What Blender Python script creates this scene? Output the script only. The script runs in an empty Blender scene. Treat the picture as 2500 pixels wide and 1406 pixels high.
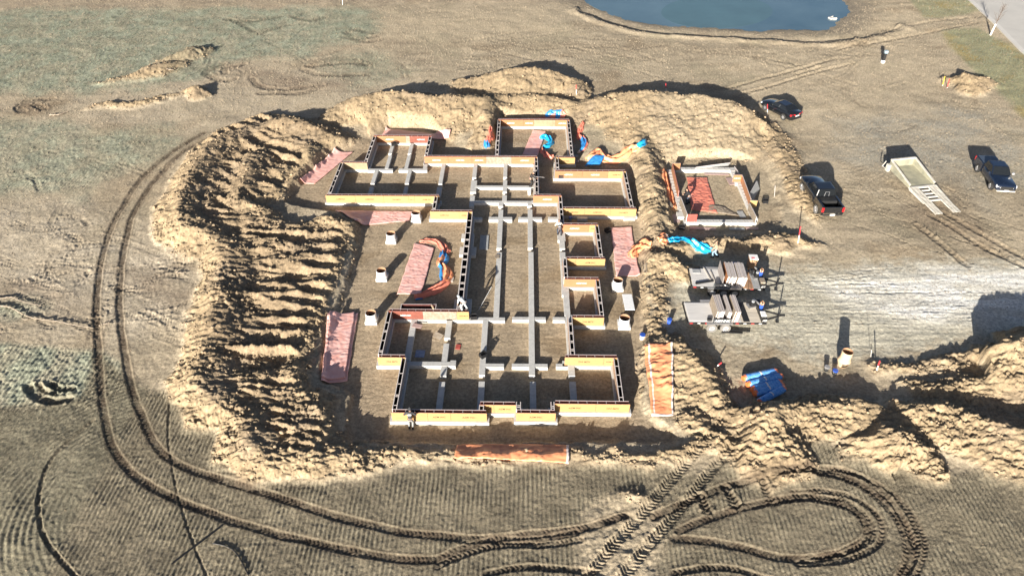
import bpy, bmesh, math, random
import numpy as np
from mathutils import Vector, Matrix

# ------------------------------------------------------------------ camera, sky, sun, exposure
C = bpy.context.scene.collection
scene = bpy.context.scene
FPX, CX, CY, ROLL, CAM_Z = 1700.0, 1250.0, 703.0, 0.005, 36.0
PITCH, YAW = 0.69874, math.radians(1.106)

cam = bpy.data.cameras.new('camera'); cam_ob = bpy.data.objects.new('camera', cam); C.objects.link(cam_ob)
cam.sensor_width = 36.0; cam.lens = 36.0 * FPX / 2500.0; cam.clip_end = 6000; cam.clip_start = 0.5
cam_ob.matrix_world = (Matrix.Translation((0, 0, CAM_Z)) @ Matrix.Rotation(YAW, 4, 'Z')
                       @ Matrix.Rotation(math.pi / 2 - PITCH, 4, 'X') @ Matrix.Rotation(-ROLL, 4, 'Z'))
scene.camera = cam_ob

SUN_EL, SUN_AZ = math.radians(15.0), math.radians(21.5)      # az: heading of the shadows, from +Y towards +X
world = bpy.data.worlds.new('World'); scene.world = world; world.use_nodes = True
wn = world.node_tree; bg = wn.nodes['Background']
sky = wn.nodes.new('ShaderNodeTexSky'); sky.sky_type = 'NISHITA'; sky.sun_disc = False
sky.sun_elevation = SUN_EL; sky.sun_rotation = math.pi + SUN_AZ
sky.altitude = 300; sky.air_density = 0.5; sky.dust_density = 1.6; sky.ozone_density = 0.4
wn.links.new(sky.outputs['Color'], bg.inputs['Color']); bg.inputs['Strength'].default_value = 0.05
sun = bpy.data.lights.new('sun', 'SUN'); sun.energy = 5.0; sun.angle = math.radians(0.5); sun.color = (1.0, 0.94, 0.85)
sun_ob = bpy.data.objects.new('sun', sun); C.objects.link(sun_ob); sun_ob.location = (-20, -50, 60)
_d = Vector((math.sin(SUN_AZ) * math.cos(SUN_EL), math.cos(SUN_AZ) * math.cos(SUN_EL), -math.sin(SUN_EL)))
sun_ob.rotation_euler = _d.to_track_quat('-Z', 'Y').to_euler()
scene.view_settings.view_transform = 'Standard'; scene.view_settings.look = 'None'
scene.view_settings.exposure = 1.38; scene.view_settings.gamma = 1.0

# ------------------------------------------------------------------ where a point of the survey photo lies on the ground
_cr, _sr = math.cos(ROLL), math.sin(ROLL); _cp, _sp = math.cos(PITCH), math.sin(PITCH); _cy, _sy = math.cos(YAW), math.sin(YAW)
def at(px, py, z=0.0):
    x0, y0 = px - CX, py - CY
    x, y = _cr * x0 + _sr * y0, -_sr * x0 + _cr * y0
    dx, dy, dz = x, -y * _sp + FPX * _cp, -y * _cp - FPX * _sp
    t = (z - CAM_Z) / dz
    return Vector(((_cy * dx - _sy * dy) * t, (_sy * dx + _cy * dy) * t, z))
rnd = random.Random(7)

# ------------------------------------------------------------------ noise
def _hash(ix, iy, seed):
    h = (ix.astype(np.int64) * 374761393 + iy.astype(np.int64) * 668265263 + seed * 982451653) & 0xffffffff
    h = ((h ^ (h >> 13)) * 1274126177) & 0xffffffff
    return (h ^ (h >> 16)) & 0xffff
_GA = np.linspace(0, 2 * np.pi, 65536, endpoint=False).astype(np.float32)
_GC, _GS = np.cos(_GA), np.sin(_GA)
def pnoise(x, y, seed=0):
    ix = np.floor(x); iy = np.floor(y); fx = (x - ix).astype(np.float32); fy = (y - iy).astype(np.float32)
    ix = ix.astype(np.int64); iy = iy.astype(np.int64)
    u = fx * fx * fx * (fx * (fx * 6 - 15) + 10); v = fy * fy * fy * (fy * (fy * 6 - 15) + 10)
    def g(a, b, px, py):
        h = _hash(a, b, seed); return _GC[h] * px + _GS[h] * py
    n0 = g(ix, iy, fx, fy); n1 = g(ix + 1, iy, fx - 1, fy); n2 = g(ix, iy + 1, fx, fy - 1); n3 = g(ix + 1, iy + 1, fx - 1, fy - 1)
    a = n0 + u * (n1 - n0); b = n2 + u * (n3 - n2)
    return (a + v * (b - a)) * 1.5
def fbm(x, y, lam, octv, seed=0, gain=0.5):
    s = 0; a = 1.0
    for k in range(octv):
        s = s + a * pnoise(x / lam + 17.3 * k, y / lam - 9.1 * k, seed + k); lam *= 0.5; a *= gain
    return s
def sstep(a, b, x):
    t = np.clip((x - a) / (b - a), 0, 1); return t * t * (3 - 2 * t)

# ------------------------------------------------------------------ terrain grid: rows run away from the camera, finer where it is near
rows = [float(at(1250, y, 0.3).y) for y in np.arange(1500, -80, -2.1)]
near = list(np.linspace(-30, rows[0], 22)[:-1])
far = [rows[-1]]; st = rows[-1] - rows[-2]
while far[-1] < 3500: st *= 1.13; far.append(far[-1] + st)
RY = np.array(near + rows + far[1:], dtype=np.float64)
core = np.linspace(-1.22, 1.22, 1300); dc = core[1] - core[0]
ext = [1.22]; st = dc
while ext[-1] < 7: st *= 1.35; ext.append(ext[-1] + st)
RU = np.concatenate([-np.array(ext[1:])[::-1], core, np.array(ext[1:])])
def halfw(Y): return (np.maximum(Y, -8.0) * _cp + CAM_Z * _sp) * 0.735
NR, NC = len(RY), len(RU)
GX = (RU[None, :] * halfw(RY)[:, None]).astype(np.float32); GY = np.repeat(RY[:, None], NC, 1).astype(np.float32)

def coarse(fn):
    """evaluate a smooth field on every 4th grid line and interpolate"""
    ri = np.unique(np.append(np.arange(0, NR, 4), NR - 1)); ci = np.unique(np.append(np.arange(0, NC, 4), NC - 1))
    f = fn(GX[np.ix_(ri, ci)], GY[np.ix_(ri, ci)])
    r = np.arange(NR); k = np.clip(np.searchsorted(ri, r, 'right') - 1, 0, len(ri) - 2); t = ((r - ri[k]) / (ri[k + 1] - ri[k]))[:, None]
    f = f[k] * (1 - t) + f[k + 1] * t
    c = np.arange(NC); k = np.clip(np.searchsorted(ci, c, 'right') - 1, 0, len(ci) - 2); t = ((c - ci[k]) / (ci[k + 1] - ci[k]))[None, :]
    return (f[:, k] * (1 - t) + f[:, k + 1] * t).astype(np.float32)
_fbm = fbm
def fbm(x, y, lam, octv, seed=0, gain=0.5):
    """long waves of the noise are evaluated on the coarse grid, short ones on every point"""
    if x.shape != (NR, NC) or x is not GX or y is not GY: return _fbm(x, y, lam, octv, seed, gain)
    s = 0; a = 1.0
    for k in range(octv):
        if lam > 2.5: s = s + a * coarse(lambda X, Y: pnoise(X / lam + 17.3 * k, Y / lam - 9.1 * k, seed + k))
        else: s = s + a * pnoise(x / lam + 17.3 * k, y / lam - 9.1 * k, seed + k)
        lam *= 0.5; a *= gain
    return s
def P(pts, z=0.4): return [(v.x, v.y) for v in (at(p[0], p[1], p[2] if len(p) > 2 else z) for p in pts)]
def sdf(poly):
    """signed distance in metres, positive inside"""
    def fn(X, Y):
        d2 = np.full(X.shape, 1e9); ins = np.zeros(X.shape, bool); n = len(poly)
        for i in range(n):
            (x0, y0), (x1, y1) = poly[i], poly[(i + 1) % n]
            ex, ey = x1 - x0, y1 - y0; L = ex * ex + ey * ey + 1e-9
            t = np.clip(((X - x0) * ex + (Y - y0) * ey) / L, 0, 1)
            d2 = np.minimum(d2, (X - x0 - t * ex) ** 2 + (Y - y0 - t * ey) ** 2)
            if y0 != y1:
                c = ((y0 > Y) != (y1 > Y)) & (X < (x1 - x0) * (Y - y0) / (y1 - y0) + x0); ins ^= c
        d = np.sqrt(d2); return np.where(ins, d, -d)
    return coarse(fn)
def smooth(pts, n=6):
    """Catmull-Rom through points"""
    q = [np.array(p, float) for p in pts]; q = [2 * q[0] - q[1]] + q + [2 * q[-1] - q[-2]]; out = []
    for i in range(1, len(q) - 2):
        for k in range(n):
            t = k / n; a, b, c, d = q[i - 1:i + 3]
            out.append(0.5 * (2 * b + (c - a) * t + (2 * a - 5 * b + 4 * c - d) * t * t + (3 * b - a - 3 * c + d) * t ** 3))
    out.append(q[-2]); return out
def polydist(pts, X, Y, reach):
    """distance, signed offset, arc length and interpolated 3rd value along a polyline; only within reach"""
    d = np.full(X.shape, 1e6, np.float32); sg = np.zeros(X.shape, np.float32); ar = np.zeros(X.shape, np.float32); val = np.zeros(X.shape, np.float32); s0 = 0
    for i in range(len(pts) - 1):
        x0, y0 = pts[i][0], pts[i][1]; x1, y1 = pts[i + 1][0], pts[i + 1][1]
        v0 = pts[i][2] if len(pts[i]) > 2 else 0; v1 = pts[i + 1][2] if len(pts[i]) > 2 else 0
        r0, r1 = np.searchsorted(RY, min(y0, y1) - reach), np.searchsorted(RY, max(y0, y1) + reach)
        if X.shape[0] == NR and r1 > r0:
            w = halfw(RY[min(r0, NR - 1)]), halfw(RY[min(r1, NR - 1)])
            us = [(xx + q * reach) / ww for xx in (x0, x1) for ww in w for q in (-1, 1)]
            c0, c1 = np.searchsorted(RU, min(us)), np.searchsorted(RU, max(us)); sl = (slice(r0, r1), slice(c0, c1))
        else: sl = (slice(0, X.shape[0]), slice(0, X.shape[1]))
        xs, ys = X[sl], Y[sl]
        ex, ey = x1 - x0, y1 - y0; L = math.hypot(ex, ey) + 1e-9
        t = np.clip(((xs - x0) * ex + (ys - y0) * ey) / (L * L), 0, 1)
        ox, oy = xs - x0 - t * ex, ys - y0 - t * ey; dd = np.sqrt(ox * ox + oy * oy)
        m = dd < d[sl]
        d[sl] = np.where(m, dd, d[sl]); sg[sl] = np.where(m, np.sign(ex * oy - ey * ox), sg[sl])
        ar[sl] = np.where(m, s0 + t * L, ar[sl]); val[sl] = np.where(m, v0 + t * (v1 - v0), val[sl]); s0 += L
    return d, sg, ar, val

# ------------------------------------------------------------------ the ground: heights
GRADE = 0.45
H = np.full((NR, NC), GRADE, np.float32)
warpx = fbm(GX, GY, 2.2, 3, 11) * 0.45; warpy = fbm(GX, GY, 2.2, 3, 23) * 0.45
WX, WY = GX + warpx, GY + warpy
H += fbm(GX, GY, 14, 2, 3) * 0.07 + fbm(GX, GY, 3.1, 3, 5) * 0.045

# building excavation and the smaller one beside it
pit = P([(820,1097),(1000,1090),(1400,1092),(1655,1100),(1640,1060),(1575,1010),(1572,900),(1590,800),(1578,720),(1590,640),(1585,560),(1568,500),(1562,430),(1535,398),(1440,412),
         (1415,330),(1400,287),(1300,280),(1215,285),(1200,320),(1195,372),(1150,372),(1100,330),(1050,305),(950,300),(880,335),(800,372),(740,425),(700,470),(690,500),(760,512),(830,525),
         (868,545),(860,620),(840,700),(815,760),(800,800),(778,860),(775,935),(850,965),(835,1050)], 0.0)
sd_pit = sdf(pit)
gpit = P([(1612,400),(1625,560),(1660,580),(1860,572),(1895,545),(1880,430),(1850,392),(1740,380),(1650,385)], 0.15)
sd_gp = sdf(gpit)
wob = fbm(GX, GY, 0.9, 3, 31) * 0.18
bank = np.clip((sd_pit + wob) / np.where(GY > 58, 1.6, 0.45) + np.where(GY > 58, 0.6, 0.1), 0, 1); bank = bank * bank * (3 - 2 * bank)
H = H * (1 - bank) + bank * (fbm(GX, GY, 2.6, 3, 8) * 0.014)
gb = sstep(-0.9, 0.2, sd_gp + wob)
H = H * (1 - gb) + gb * (0.15 + fbm(GX, GY, 2.6, 3, 8) * 0.02)

# pond basin
pond_pts = [(1405,-12),(1440,8),(1470,24),(1510,42),(1560,57),(1640,66),(1740,73),(1850,80),(1960,82),(2030,77),(2050,66),(2040,58),(2075,46),(2086,32),(2074,14),(2050,2),(2010,-18),(1900,-38),(1650,-38),(1480,-28)]
POND_Z = 0.05
pond = P(pond_pts, POND_Z)
sd_pond = sdf(pond)
pb = sstep(-9.0, 0.5, sd_pond); H -= pb * 0.36
H -= sstep(-0.6, 4, sd_pond + wob * 2 + 0.6 * fbm(GX, GY, 6, 2, 33)) * 0.9
swale = P(smooth([(1440,28),(1560,70),(1700,84),(1850,95),(1980,105),(2080,98),(2180,78)]))
d, sg, ar, v = polydist(swale, WX, WY, 6)
H -= 0.28 * np.exp(-(d / 1.2) ** 2); dd = np.abs(d + 0) ; H += 0.3 * np.exp(-((d - 1.9) / 0.8) ** 2) * (sg < 0)

# road bed: flat
road_px = [(2365,-3),(2440,68),(2505,135),(2640,262),(2800,410),(3300,420),(3300,-220),(2240,-130)]
sd_road = sdf(P(road_px, 0.6))
rb = sstep(-2.5, 0.3, sd_road); H = H * (1 - rb) + rb * 0.55

# spoil: ridges thrown up by the digging (crest points with crest height; side slopes)
base = H.copy()
SP = np.full((NR, NC), -5.0, np.float32)
def ridge(px, s_left, s_right, rnd_=0.35, wall=0):
    global SP
    pts = [tuple(at(*p)) for p in smooth(px, 4)]
    reach = max(p[2] for p in px) / min(s_left, s_right) + 2.0
    d, sg, ar, val = polydist(pts, WX, WY, reach)
    s = np.where(sg > 0, s_left, s_right)
    f = val - (np.sqrt(d * d + rnd_ * rnd_) - rnd_) * s
    f = np.where(d > 1e5, -5, f).astype(np.float32)
    k = 0.18; h = np.clip(0.5 + 0.5 * (SP - f) / k, 0, 1); SP = f + (SP - f) * h + k * h * (1 - h)
# west bank plateau
west = sdf(P([(398,520),(415,440),(462,362),(530,312),(640,272),(720,275),(800,300),(868,322),(850,345),(790,380),(725,430),(705,480),(640,505),(720,535),(850,530),(872,560),(850,640),(822,720),(790,795),(765,860),(762,930),(830,965),(832,1040),(818,1090),
              (905,1120),(950,1140),(880,1163),(720,1160),(585,1155),(535,1100),(512,1030),(490,985),(425,940),(418,910),(455,870),(465,780),(490,700),(492,620),(445,575),(405,550)], 0.5))
def streaks(u, v, lam, seed):
    """irregular long ridges lying along u"""
    return np.clip(1 - 2.3 * np.abs(pnoise(u * 0.20 / lam, v / lam, seed)), 0, 1) * 0.75 + np.clip(1 - 2.3 * np.abs(pnoise(u * 0.3 / (lam * .55), v / (lam * .55), seed + 1)), 0, 1) * 0.35
gyw = GY + 0.3 * warpy
fing = streaks(GX * 0.7, gyw + 0.06 * GX, 1.8, 77); diag = streaks(GX * 0.86 - gyw * 0.5, gyw * 0.86 + GX * 0.5, 1.8, 87)
nw = sstep(52.5, 54.5, GY)
stripe = fing * (1 - nw) + diag * nw
plat = np.minimum(np.maximum(west + wob, -3) * 0.55, 0.50 + 0.62 * (stripe - 0.5) + 0.14 * fbm(GX, GY, 1.6, 2, 87) * sstep(0.4, 2.2, west)) + GRADE
SP = np.where(west > -2, plat, SP).astype(np.float32)
ridge([(620,300,1.1),(560,318,1.5),(515,350,1.6),(478,400,1.7),(452,450,1.8),(440,505,1.9),(470,545,1.8),(540,580,1.5),(560,640,1.4)], 0.34, 0.55)
ridge([(560,600,1.5),(535,680,1.5),(520,760,1.6),(505,830,1.5),(480,900,1.5),(520,960,1.5),(590,1000,1.3),(600,1060,1.5),(640,1100,1.3),(740,1105,1.1),(830,1110,1.0)], 0.30, 0.50)
ridge([(640,300,1.3),(690,283,1.8),(740,292,1.9),(800,318,1.5),(850,335,1.0)], 0.5, 0.35)
ridge([(700,330,1.3),(760,350,1.4),(750,400,1.2),(700,440,1.0)], 0.5, 0.5)
ridge([(620,370,1.6),(600,430,1.6),(590,480,1.5),(640,505,1.2)], 0.5, 0.45)
ridge([(650,540,1.0),(740,545,1.1),(800,525,1.2),(830,535,1.3)], 0.6, 0.5)
# north bank
ridge([(812,270,1.4),(850,245,1.9),(890,232,2.2),(950,221,2.4),(1010,224,2.4),(1075,230,2.3),(1140,232,2.2),(1188,240,1.8)], 0.6, 0.31)
ridge([(1185,235,1.9),(1190,280,1.7),(1178,320,1.2),(1160,350,0.7)], 0.35, 0.9)
ridge([(1200,180,1.8),(1230,172,2.3),(1290,166,2.4),(1360,178,2.0),(1405,196,1.4),(1428,225,1.1)], 0.6, 0.26)
ridge([(1215,235,1.5),(1290,232,1.4),(1360,240,1.3),(1425,258,1.2)], 0.4, 0.33)
ridge([(1425,252,1.3),(1490,236,2.0),(1560,226,2.6),(1640,232,2.6),(1720,240,2.7),(1790,255,2.6),(1845,285,2.1),(1882,318,1.2),(1905,345,0.7)], 0.55, 0.20)
ridge([(1600,290,1.9),(1680,300,1.9),(1760,300,1.9)], 0.3, 0.25)
# between the two excavations, and round the smaller one
ridge([(1560,320,1.5),(1585,390,1.4),(1598,450,1.35),(1606,520,1.3),(1612,585,1.1)], 0.55, 0.6)
ridge([(1870,310,1.0),(1925,400,1.0),(1955,470,0.95),(1980,530,0.75)], 0.25, 0.5)
ridge([(1622,605,1.0),(1720,592,0.9),(1800,590,1.0),(1880,588,1.1),(1950,590,0.95),(2010,608,0.6)], 0.5, 0.5)
ridge([(1600,622,1.2),(1655,645,1.25),(1690,655,0.8)], 0.5, 0.4)
ridge([(1605,690,0.8),(1612,750,0.75),(1600,820,0.8)], 0.4, 0.4)
# south-east bank
ridge([(1650,832,1.3),(1690,860,1.6),(1712,905,1.5),(1735,945,1.3),(1775,985,1.1)], 0.75, 0.3)
ridge([(1800,1010,1.1),(1868,1002,2.15),(1925,1000,1.4),(2000,992,1.35),(2080,990,1.4),(2130,1005,1.2)], 0.8, 0.36)
ridge([(2090,1085,1.0),(2180,1062,1.7),(2232,1078,1.5),(2275,1130,1.0)], 0.7, 0.4)
ridge([(2225,1005,1.3),(2330,1012,1.5),(2420,1040,1.6),(2500,1060,1.6),(2650,1080,1.6)], 0.6, 0.34)
ridge([(2330,880,0.8),(2400,862,1.1),(2440,850,2.2),(2480,842,2.5),(2650,830,2.5)], 0.8, 0.40)
ridge([(2240,945,0.9),(2350,952,1.1),(2450,932,1.2),(2650,930,1.2)], 0.55, 0.36)
ridge([(2140,905,0.7),(2250,900,0.75),(2330,895,0.85)], 0.5, 0.42)
ridge([(1690,1025,0.95),(1745,1070,0.9),(1790,1115,0.75)], 0.4, 0.4)
ridge([(1790,1085,0.85),(1860,1060,1.0),(1900,1045,0.9)], 0.5, 0.5)
# low berm along the front edge of the excavation
ridge([(840,1112,0.8),(950,1102,0.72),(1100,1108,0.66),(1250,1110,0.66),(1400,1112,0.68),(1550,1112,0.75),(1640,1108,0.85),(1690,1080,0.9)], 0.7, 0.42)
# heaps on the far field
ridge([(235,192,0.5),(285,183,0.7),(330,170,0.9),(380,150,1.25),(420,142,1.15)], 0.5, 0.3)
ridge([(400,140,0.8),(440,120,1.2),(470,108,1.3)], 0.6, 0.3)
ridge([(215,252,0.55),(265,240,0.75),(330,240,0.85),(390,228,0.8),(450,215,0.8),(485,203,1.35)], 0.8, 0.45)
ridge([(2335,202,0.8),(2372,192,1.6),(2410,203,1.1),(2440,215,0.6)], 0.6, 0.3)
ridge([(1500,1222,0.55),(1545,1214,0.68),(1585,1222,0.55)], 0.4, 0.25)
spoil = sstep(0.02, 0.35, SP - base) * np.where(GY < 125, 1, 0)
H = np.where(SP > base, SP, base); _k = 0.12
t = np.clip(0.5 + 0.5 * (SP - base) / _k, 0, 1); H = base + (SP - base) * t + _k * t * (1 - t)

# keep the flat working floors clear of spoil
floor_m = sstep(0.1, 0.9, sd_pit + wob * 0.6)
H = H * (1 - floor_m) + floor_m * np.minimum(H, 0.03 + 0 * H); spoil *= 1 - floor_m
gfl = sstep(0.2, 0.9, sd_gp); H = H * (1 - gfl) + gfl * np.minimum(H, 0.17); spoil *= 1 - gfl * 0.7

# clods and lumps
near_f = np.clip(60.0 / np.maximum(GY, 20), 0.5, 1.2)
fine_ = fbm(GX, GY, 0.40, 3, 51, 0.85)
lump = 0.09 * fbm(GX, GY, 1.8, 2, 41) + 0.08 * fine_ - 0.10 * np.clip(np.abs(pnoise(GX / 0.8 + 0.3 * warpx, GY / 0.55, 47)) * -6 + 0.8, 0, 1)
lump_m = 0.5 + 0.7 * sstep(-0.25, 0.35, fbm(GX, GY, 5.0, 2, 61))
H += spoil * lump * lump_m * np.where(GY > 58, 0.6, 1.0)
H += spoil * sstep(58, 62, GY) * 0.05 * fbm(GX * 2.2, GY * 0.5, 0.9, 3, 57)
H += (1 - spoil) * (1 - floor_m * 0.6) * (0.013 * fbm(GX * 0.7, GY, 0.30, 2, 71, 0.8) * near_f + 0.012 * fbm(GX, GY, 1.3, 2, 72))
H += floor_m * 0.012 * fbm(GX * 0.22, GY, 0.34, 3, 75, 0.7)
# teeth of the bucket along the excavation edges
H += sstep(0.0, 0.6, spoil) * 0.10 * fbm(GX * 0.4, GY, 0.35, 2, 73) * (1 - floor_m)

# ------------------------------------------------------------------ wheel and crawler tracks
rutmask = np.zeros((NR, NC), np.float32); treadmask = np.zeros((NR, NC), np.float32)
jit1 = np.clip(0.75 + 0.7 * fbm(GX, GY, 0.9, 2, 81), 0, 1.5); jit2 = fbm(GX, GY, 0.35, 2, 83)
def track(px, w=0.34, depth=0.13, lug=0.05, pitch=0.42, z=0.45, dark=1.0, lip=0.08):
    global H, rutmask
    pts = P(smooth(px, 6), z)
    d, sg, ar, _ = polydist(pts, GX + warpx * 0.12, GY + warpy * 0.12, w * 3)
    m = 1 - sstep(w * 0.75, w * 1.1, d); e = np.exp(-((d - w * 1.25) / (w * 0.35)) ** 2)
    lugs = np.sin((ar + d * 0.7) * 2 * np.pi / pitch) * jit1 + 0.5 * jit2
    H += m * (-depth + lug * lugs) + e * (lip * (0.5 + 1.1 * jit2))
    rutmask = np.maximum(rutmask, dark * np.maximum(m, e * 0.6) * np.clip(0.8 + 0.5 * jit1 - 0.35, 0.3, 1))
track([(500,318),(445,350),(395,385),(350,425),(305,490),(265,570),(240,670),(235,760),(240,870),(246,960),(262,1050),(295,1120),(345,1165),(420,1208),(510,1245),(620,1283),(760,1318),(880,1345),(990,1362),(1060,1362),(1120,1335),(1200,1315),(1300,1318),(1400,1300)], 0.26, 0.05, 0.02, 0.25, lip=0.015)
track([(520,330),(460,358),(410,400),(355,465),(318,540),(297,640),(291,740),(302,850),(320,940),(345,1010),(380,1080),(430,1125),(520,1158),(640,1197),(760,1238),(880,1272),(980,1294),(1080,1306),(1180,1312),(1300,1302),(1420,1290),(1520,1262)], 0.26, 0.05, 0.02, 0.25, lip=0.015)
track([(1590,1262),(1680,1225),(1780,1190),(1880,1165),(1970,1158),(2060,1172),(2140,1215),(2195,1280),(2220,1345),(2205,1400),(2150,1460)], 0.26, 0.05, 0.02, 0.25, lip=0.015)
track([(1960,1150),(2040,1150),(2110,1178),(2165,1225),(2205,1285),(2228,1340)], 0.2, 0.06, 0.03, 0.26, lip=0.03)
track([(1650,1300),(1720,1272),(1800,1245),(1900,1225),(2000,1222),(2070,1245),(2110,1285),(2105,1325),(2050,1355),(1970,1370),(1880,1362),(1800,1340),(1720,1325),(1640,1318)], 0.26, 0.05, 0.02, 0.25, lip=0.015)
track([(1930,1210),(2010,1205),(2080,1222),(2135,1262),(2150,1310),(2120,1350),(2040,1378),(1940,1382)], 0.18, 0.05, 0.03, 0.26, dark=0.8, lip=0.03)
track([(1060,1380),(1130,1350),(1220,1328),(1330,1330),(1410,1318)], 0.2, 0.05, 0.03, 0.26, dark=0.8, lip=0.03)
track([(1180,1400),(1260,1385),(1360,1388),(1440,1396)], 0.2, 0.05, 0.03, 0.26, dark=0.8, lip=0.03)
track([(1640,1400),(1720,1390),(1800,1398),(1880,1420)], 0.2, 0.05, 0.03, 0.26, dark=0.8, lip=0.03)
for dx, dy in ((14, -6), (-16, 8), (30, 2)):
    track([(1900 + dx, 1163 + dy), (1980 + dx, 1154 + dy), (2062 + dx, 1166 + dy), (2142 + dx, 1208 + dy), (2200 + dx, 1275 + dy), (2222 + dx, 1345 + dy), (2200 + dx, 1410 + dy)], 0.15, 0.04, 0.03, 0.25, lip=0.015, dark=0.8)
    track([(1850 + dx, 1236 + dy), (1930 + dx, 1222 + dy), (2005 + dx, 1220 + dy), (2072 + dx * .5, 1243 + dy), (2112 + dx * .5, 1284 + dy), (2104 + dx * .5, 1328 + dy), (2045 + dx, 1358 + dy * .5), (1960 + dx, 1372 + dy * .5)], 0.13, 0.035, 0.03, 0.25, lip=0.015, dark=0.7)
# crawler treads climbing out over the south edge
for px in ([(1800,1000),(1755,1045),(1700,1100),(1640,1165),(1570,1245),(1500,1320),(1430,1400),(1380,1460)], [(1850,1015),(1800,1070),(1750,1130),(1690,1200),(1630,1270),(1560,1350),(1500,1420)]):
    track(px, 0.36, 0.06, 0.06, 0.24, 0.6, 0.25, 0.03)
track([(1705,1215),(1720,1250)], 0.3, 0.05, 0.07, 0.25, dark=0.8); track([(1770,1200),(1790,1235)], 0.3, 0.05, 0.07, 0.25, dark=0.8); track([(1855,1185),(1875,1220)], 0.25, 0.05, 0.07, 0.25, dark=0.9)
track([(225,1015),(170,1060),(120,1115),(92,1180),(88,1250),(110,1310),(150,1365),(200,1420)], 0.13, 0.06, 0.015, 0.3, dark=0.5, lip=0.03)
track([(410,960),(408,1060),(418,1150),(440,1240),(470,1330),(500,1400)], 0.08, 0.04, 0.0, dark=0.3, lip=0.025)
# old crescent scrapes and turning marks
for px, w in (([(70,935),(85,955),(120,970),(165,965)], 0.42), ([(95,930),(105,945),(130,950)], 0.3), ([(125,930),(150,940),(175,938)], 0.3)):
    track(px, w * .8, 0.13, 0.01, z=0.4, dark=0.7, lip=0.07)
for px in ([(550,150),(515,165),(510,175),(550,190),(580,185)], [(600,150),(555,160),(555,172)], [(620,185),(640,205),(700,213),(770,205)], [(640,222),(740,222),(790,205)], [(60,262),(50,250),(80,233),(130,230)],
           [(90,245),(110,255)], [(745,165),(800,180),(900,180)], [(760,158),(850,150),(900,155)], [(575,42),(600,55),(625,70)], [(640,75),(690,60)], [(560,40),(620,45),(690,35)], [(720,36),(760,45),(800,38)],
           [(850,75),(880,90),(925,85)], [(845,85),(900,98),(930,95)], [(870,68),(915,78)]):
    track(px, 0.5, 0.05, 0.025, 0.3, dark=0.55, lip=0.05)
for px in ([(1780,222),(1850,203),(1950,178),(2045,152)], [(1800,238),(1880,218),(1980,190),(2090,163)], [(1950,190),(2010,172)], [(2090,105),(2200,78),(2290,62),(2400,52)], [(2110,120),(2230,98),(2300,85),(2390,68)], [(2050,130),(2120,112)]):
    track(px, 0.32, 0.08, 0.03, 0.5, dark=0.18, lip=0.10)
for px in ([(2270,535),(2330,570),(2400,615),(2500,665)], [(2300,528),(2380,575),(2460,620),(2540,665)], [(2240,560),(2300,610),(2360,660)]):
    track(px, 0.3, 0.06, 0.03, 0.5, dark=0.5, lip=0.06)
# long drag marks on the haul road and slope
for k in range(34):
    y0 = rnd.uniform(668, 815); x0 = rnd.uniform(1780, 2350); L = rnd.uniform(120, 420)
    track([(x0, y0), (x0 + L / 2, y0 + rnd.uniform(-6, 6)), (x0 + L, y0 + rnd.uniform(-10, 10))], 0.12, rnd.uniform(0.0, 0.02), 0, dark=0.0, lip=0.022)
for k in range(30):
    x0 = rnd.uniform(1990, 2420); y0 = rnd.uniform(440, 600); L = rnd.uniform(60, 200)
    track([(x0, y0), (x0 + L / 2, y0 + L * 0.16), (x0 + L, y0 + L * rnd.uniform(0.3, 0.5))], 0.1, rnd.uniform(0.01, 0.04), 0, dark=0.05, lip=0.05)
for k in range(16):                                   # crawler passes between the cars and across the far ground
    x0 = rnd.uniform(2000, 2300); y0 = rnd.uniform(330, 460); L = rnd.uniform(60, 160); a = rnd.uniform(-0.4, 0.5)
    track([(x0, y0), (x0 + L / 2, y0 + L * a * 0.5), (x0 + L, y0 + L * a * 1.2)], 0.4, 0.0, 0.022, 0.3, dark=0.04, lip=0.02)
for k in range(26):
    x0 = rnd.uniform(20, 470); y0 = rnd.uniform(560, 860); L = rnd.uniform(60, 200); a = rnd.uniform(-0.2, 0.5)
    track([(x0, y0), (x0 + L / 2, y0 + L * a * 0.5), (x0 + L, y0 + L * a * 1.1)], 0.28, 0.01, 0.018, 0.26, dark=0.06, lip=0.02)
for k in range(30):
    x0 = rnd.uniform(900, 2000); y0 = rnd.uniform(95, 175); L = rnd.uniform(80, 300); a = rnd.uniform(-0.08, 0.12)
    track([(x0, y0), (x0 + L / 2, y0 + L * a), (x0 + L, y0 + L * a * 2.5)], 0.4, 0.02, 0.03, 0.55, dark=0.10, lip=0.05)

for k in range(70):                                   # faint crawler passes everywhere on the bare ground
    zone = rnd.choice(((20, 480, 330, 700), (480, 1180, 120, 210), (1450, 2300, 95, 200), (1950, 2420, 180, 560), (20, 430, 560, 830)))
    x0 = rnd.uniform(zone[0], zone[1]); y0 = rnd.uniform(zone[2], zone[3]); L = rnd.uniform(50, 150); a = rnd.uniform(0, 6.28); c = rnd.uniform(-1.2, 1.2)
    pts_ = [(x0 + L * t * math.cos(a + c * t), y0 + 0.5 * L * t * math.sin(a + c * t)) for t in (0, .33, .66, 1)]
    for off in (0, 1): track([(q[0] + off * 16 * math.sin(a), q[1] - off * 8 * math.cos(a)) for q in pts_], 0.26, 0.015, 0.02, 0.3, dark=rnd.uniform(0.0, 0.28), lip=0.02)
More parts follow.
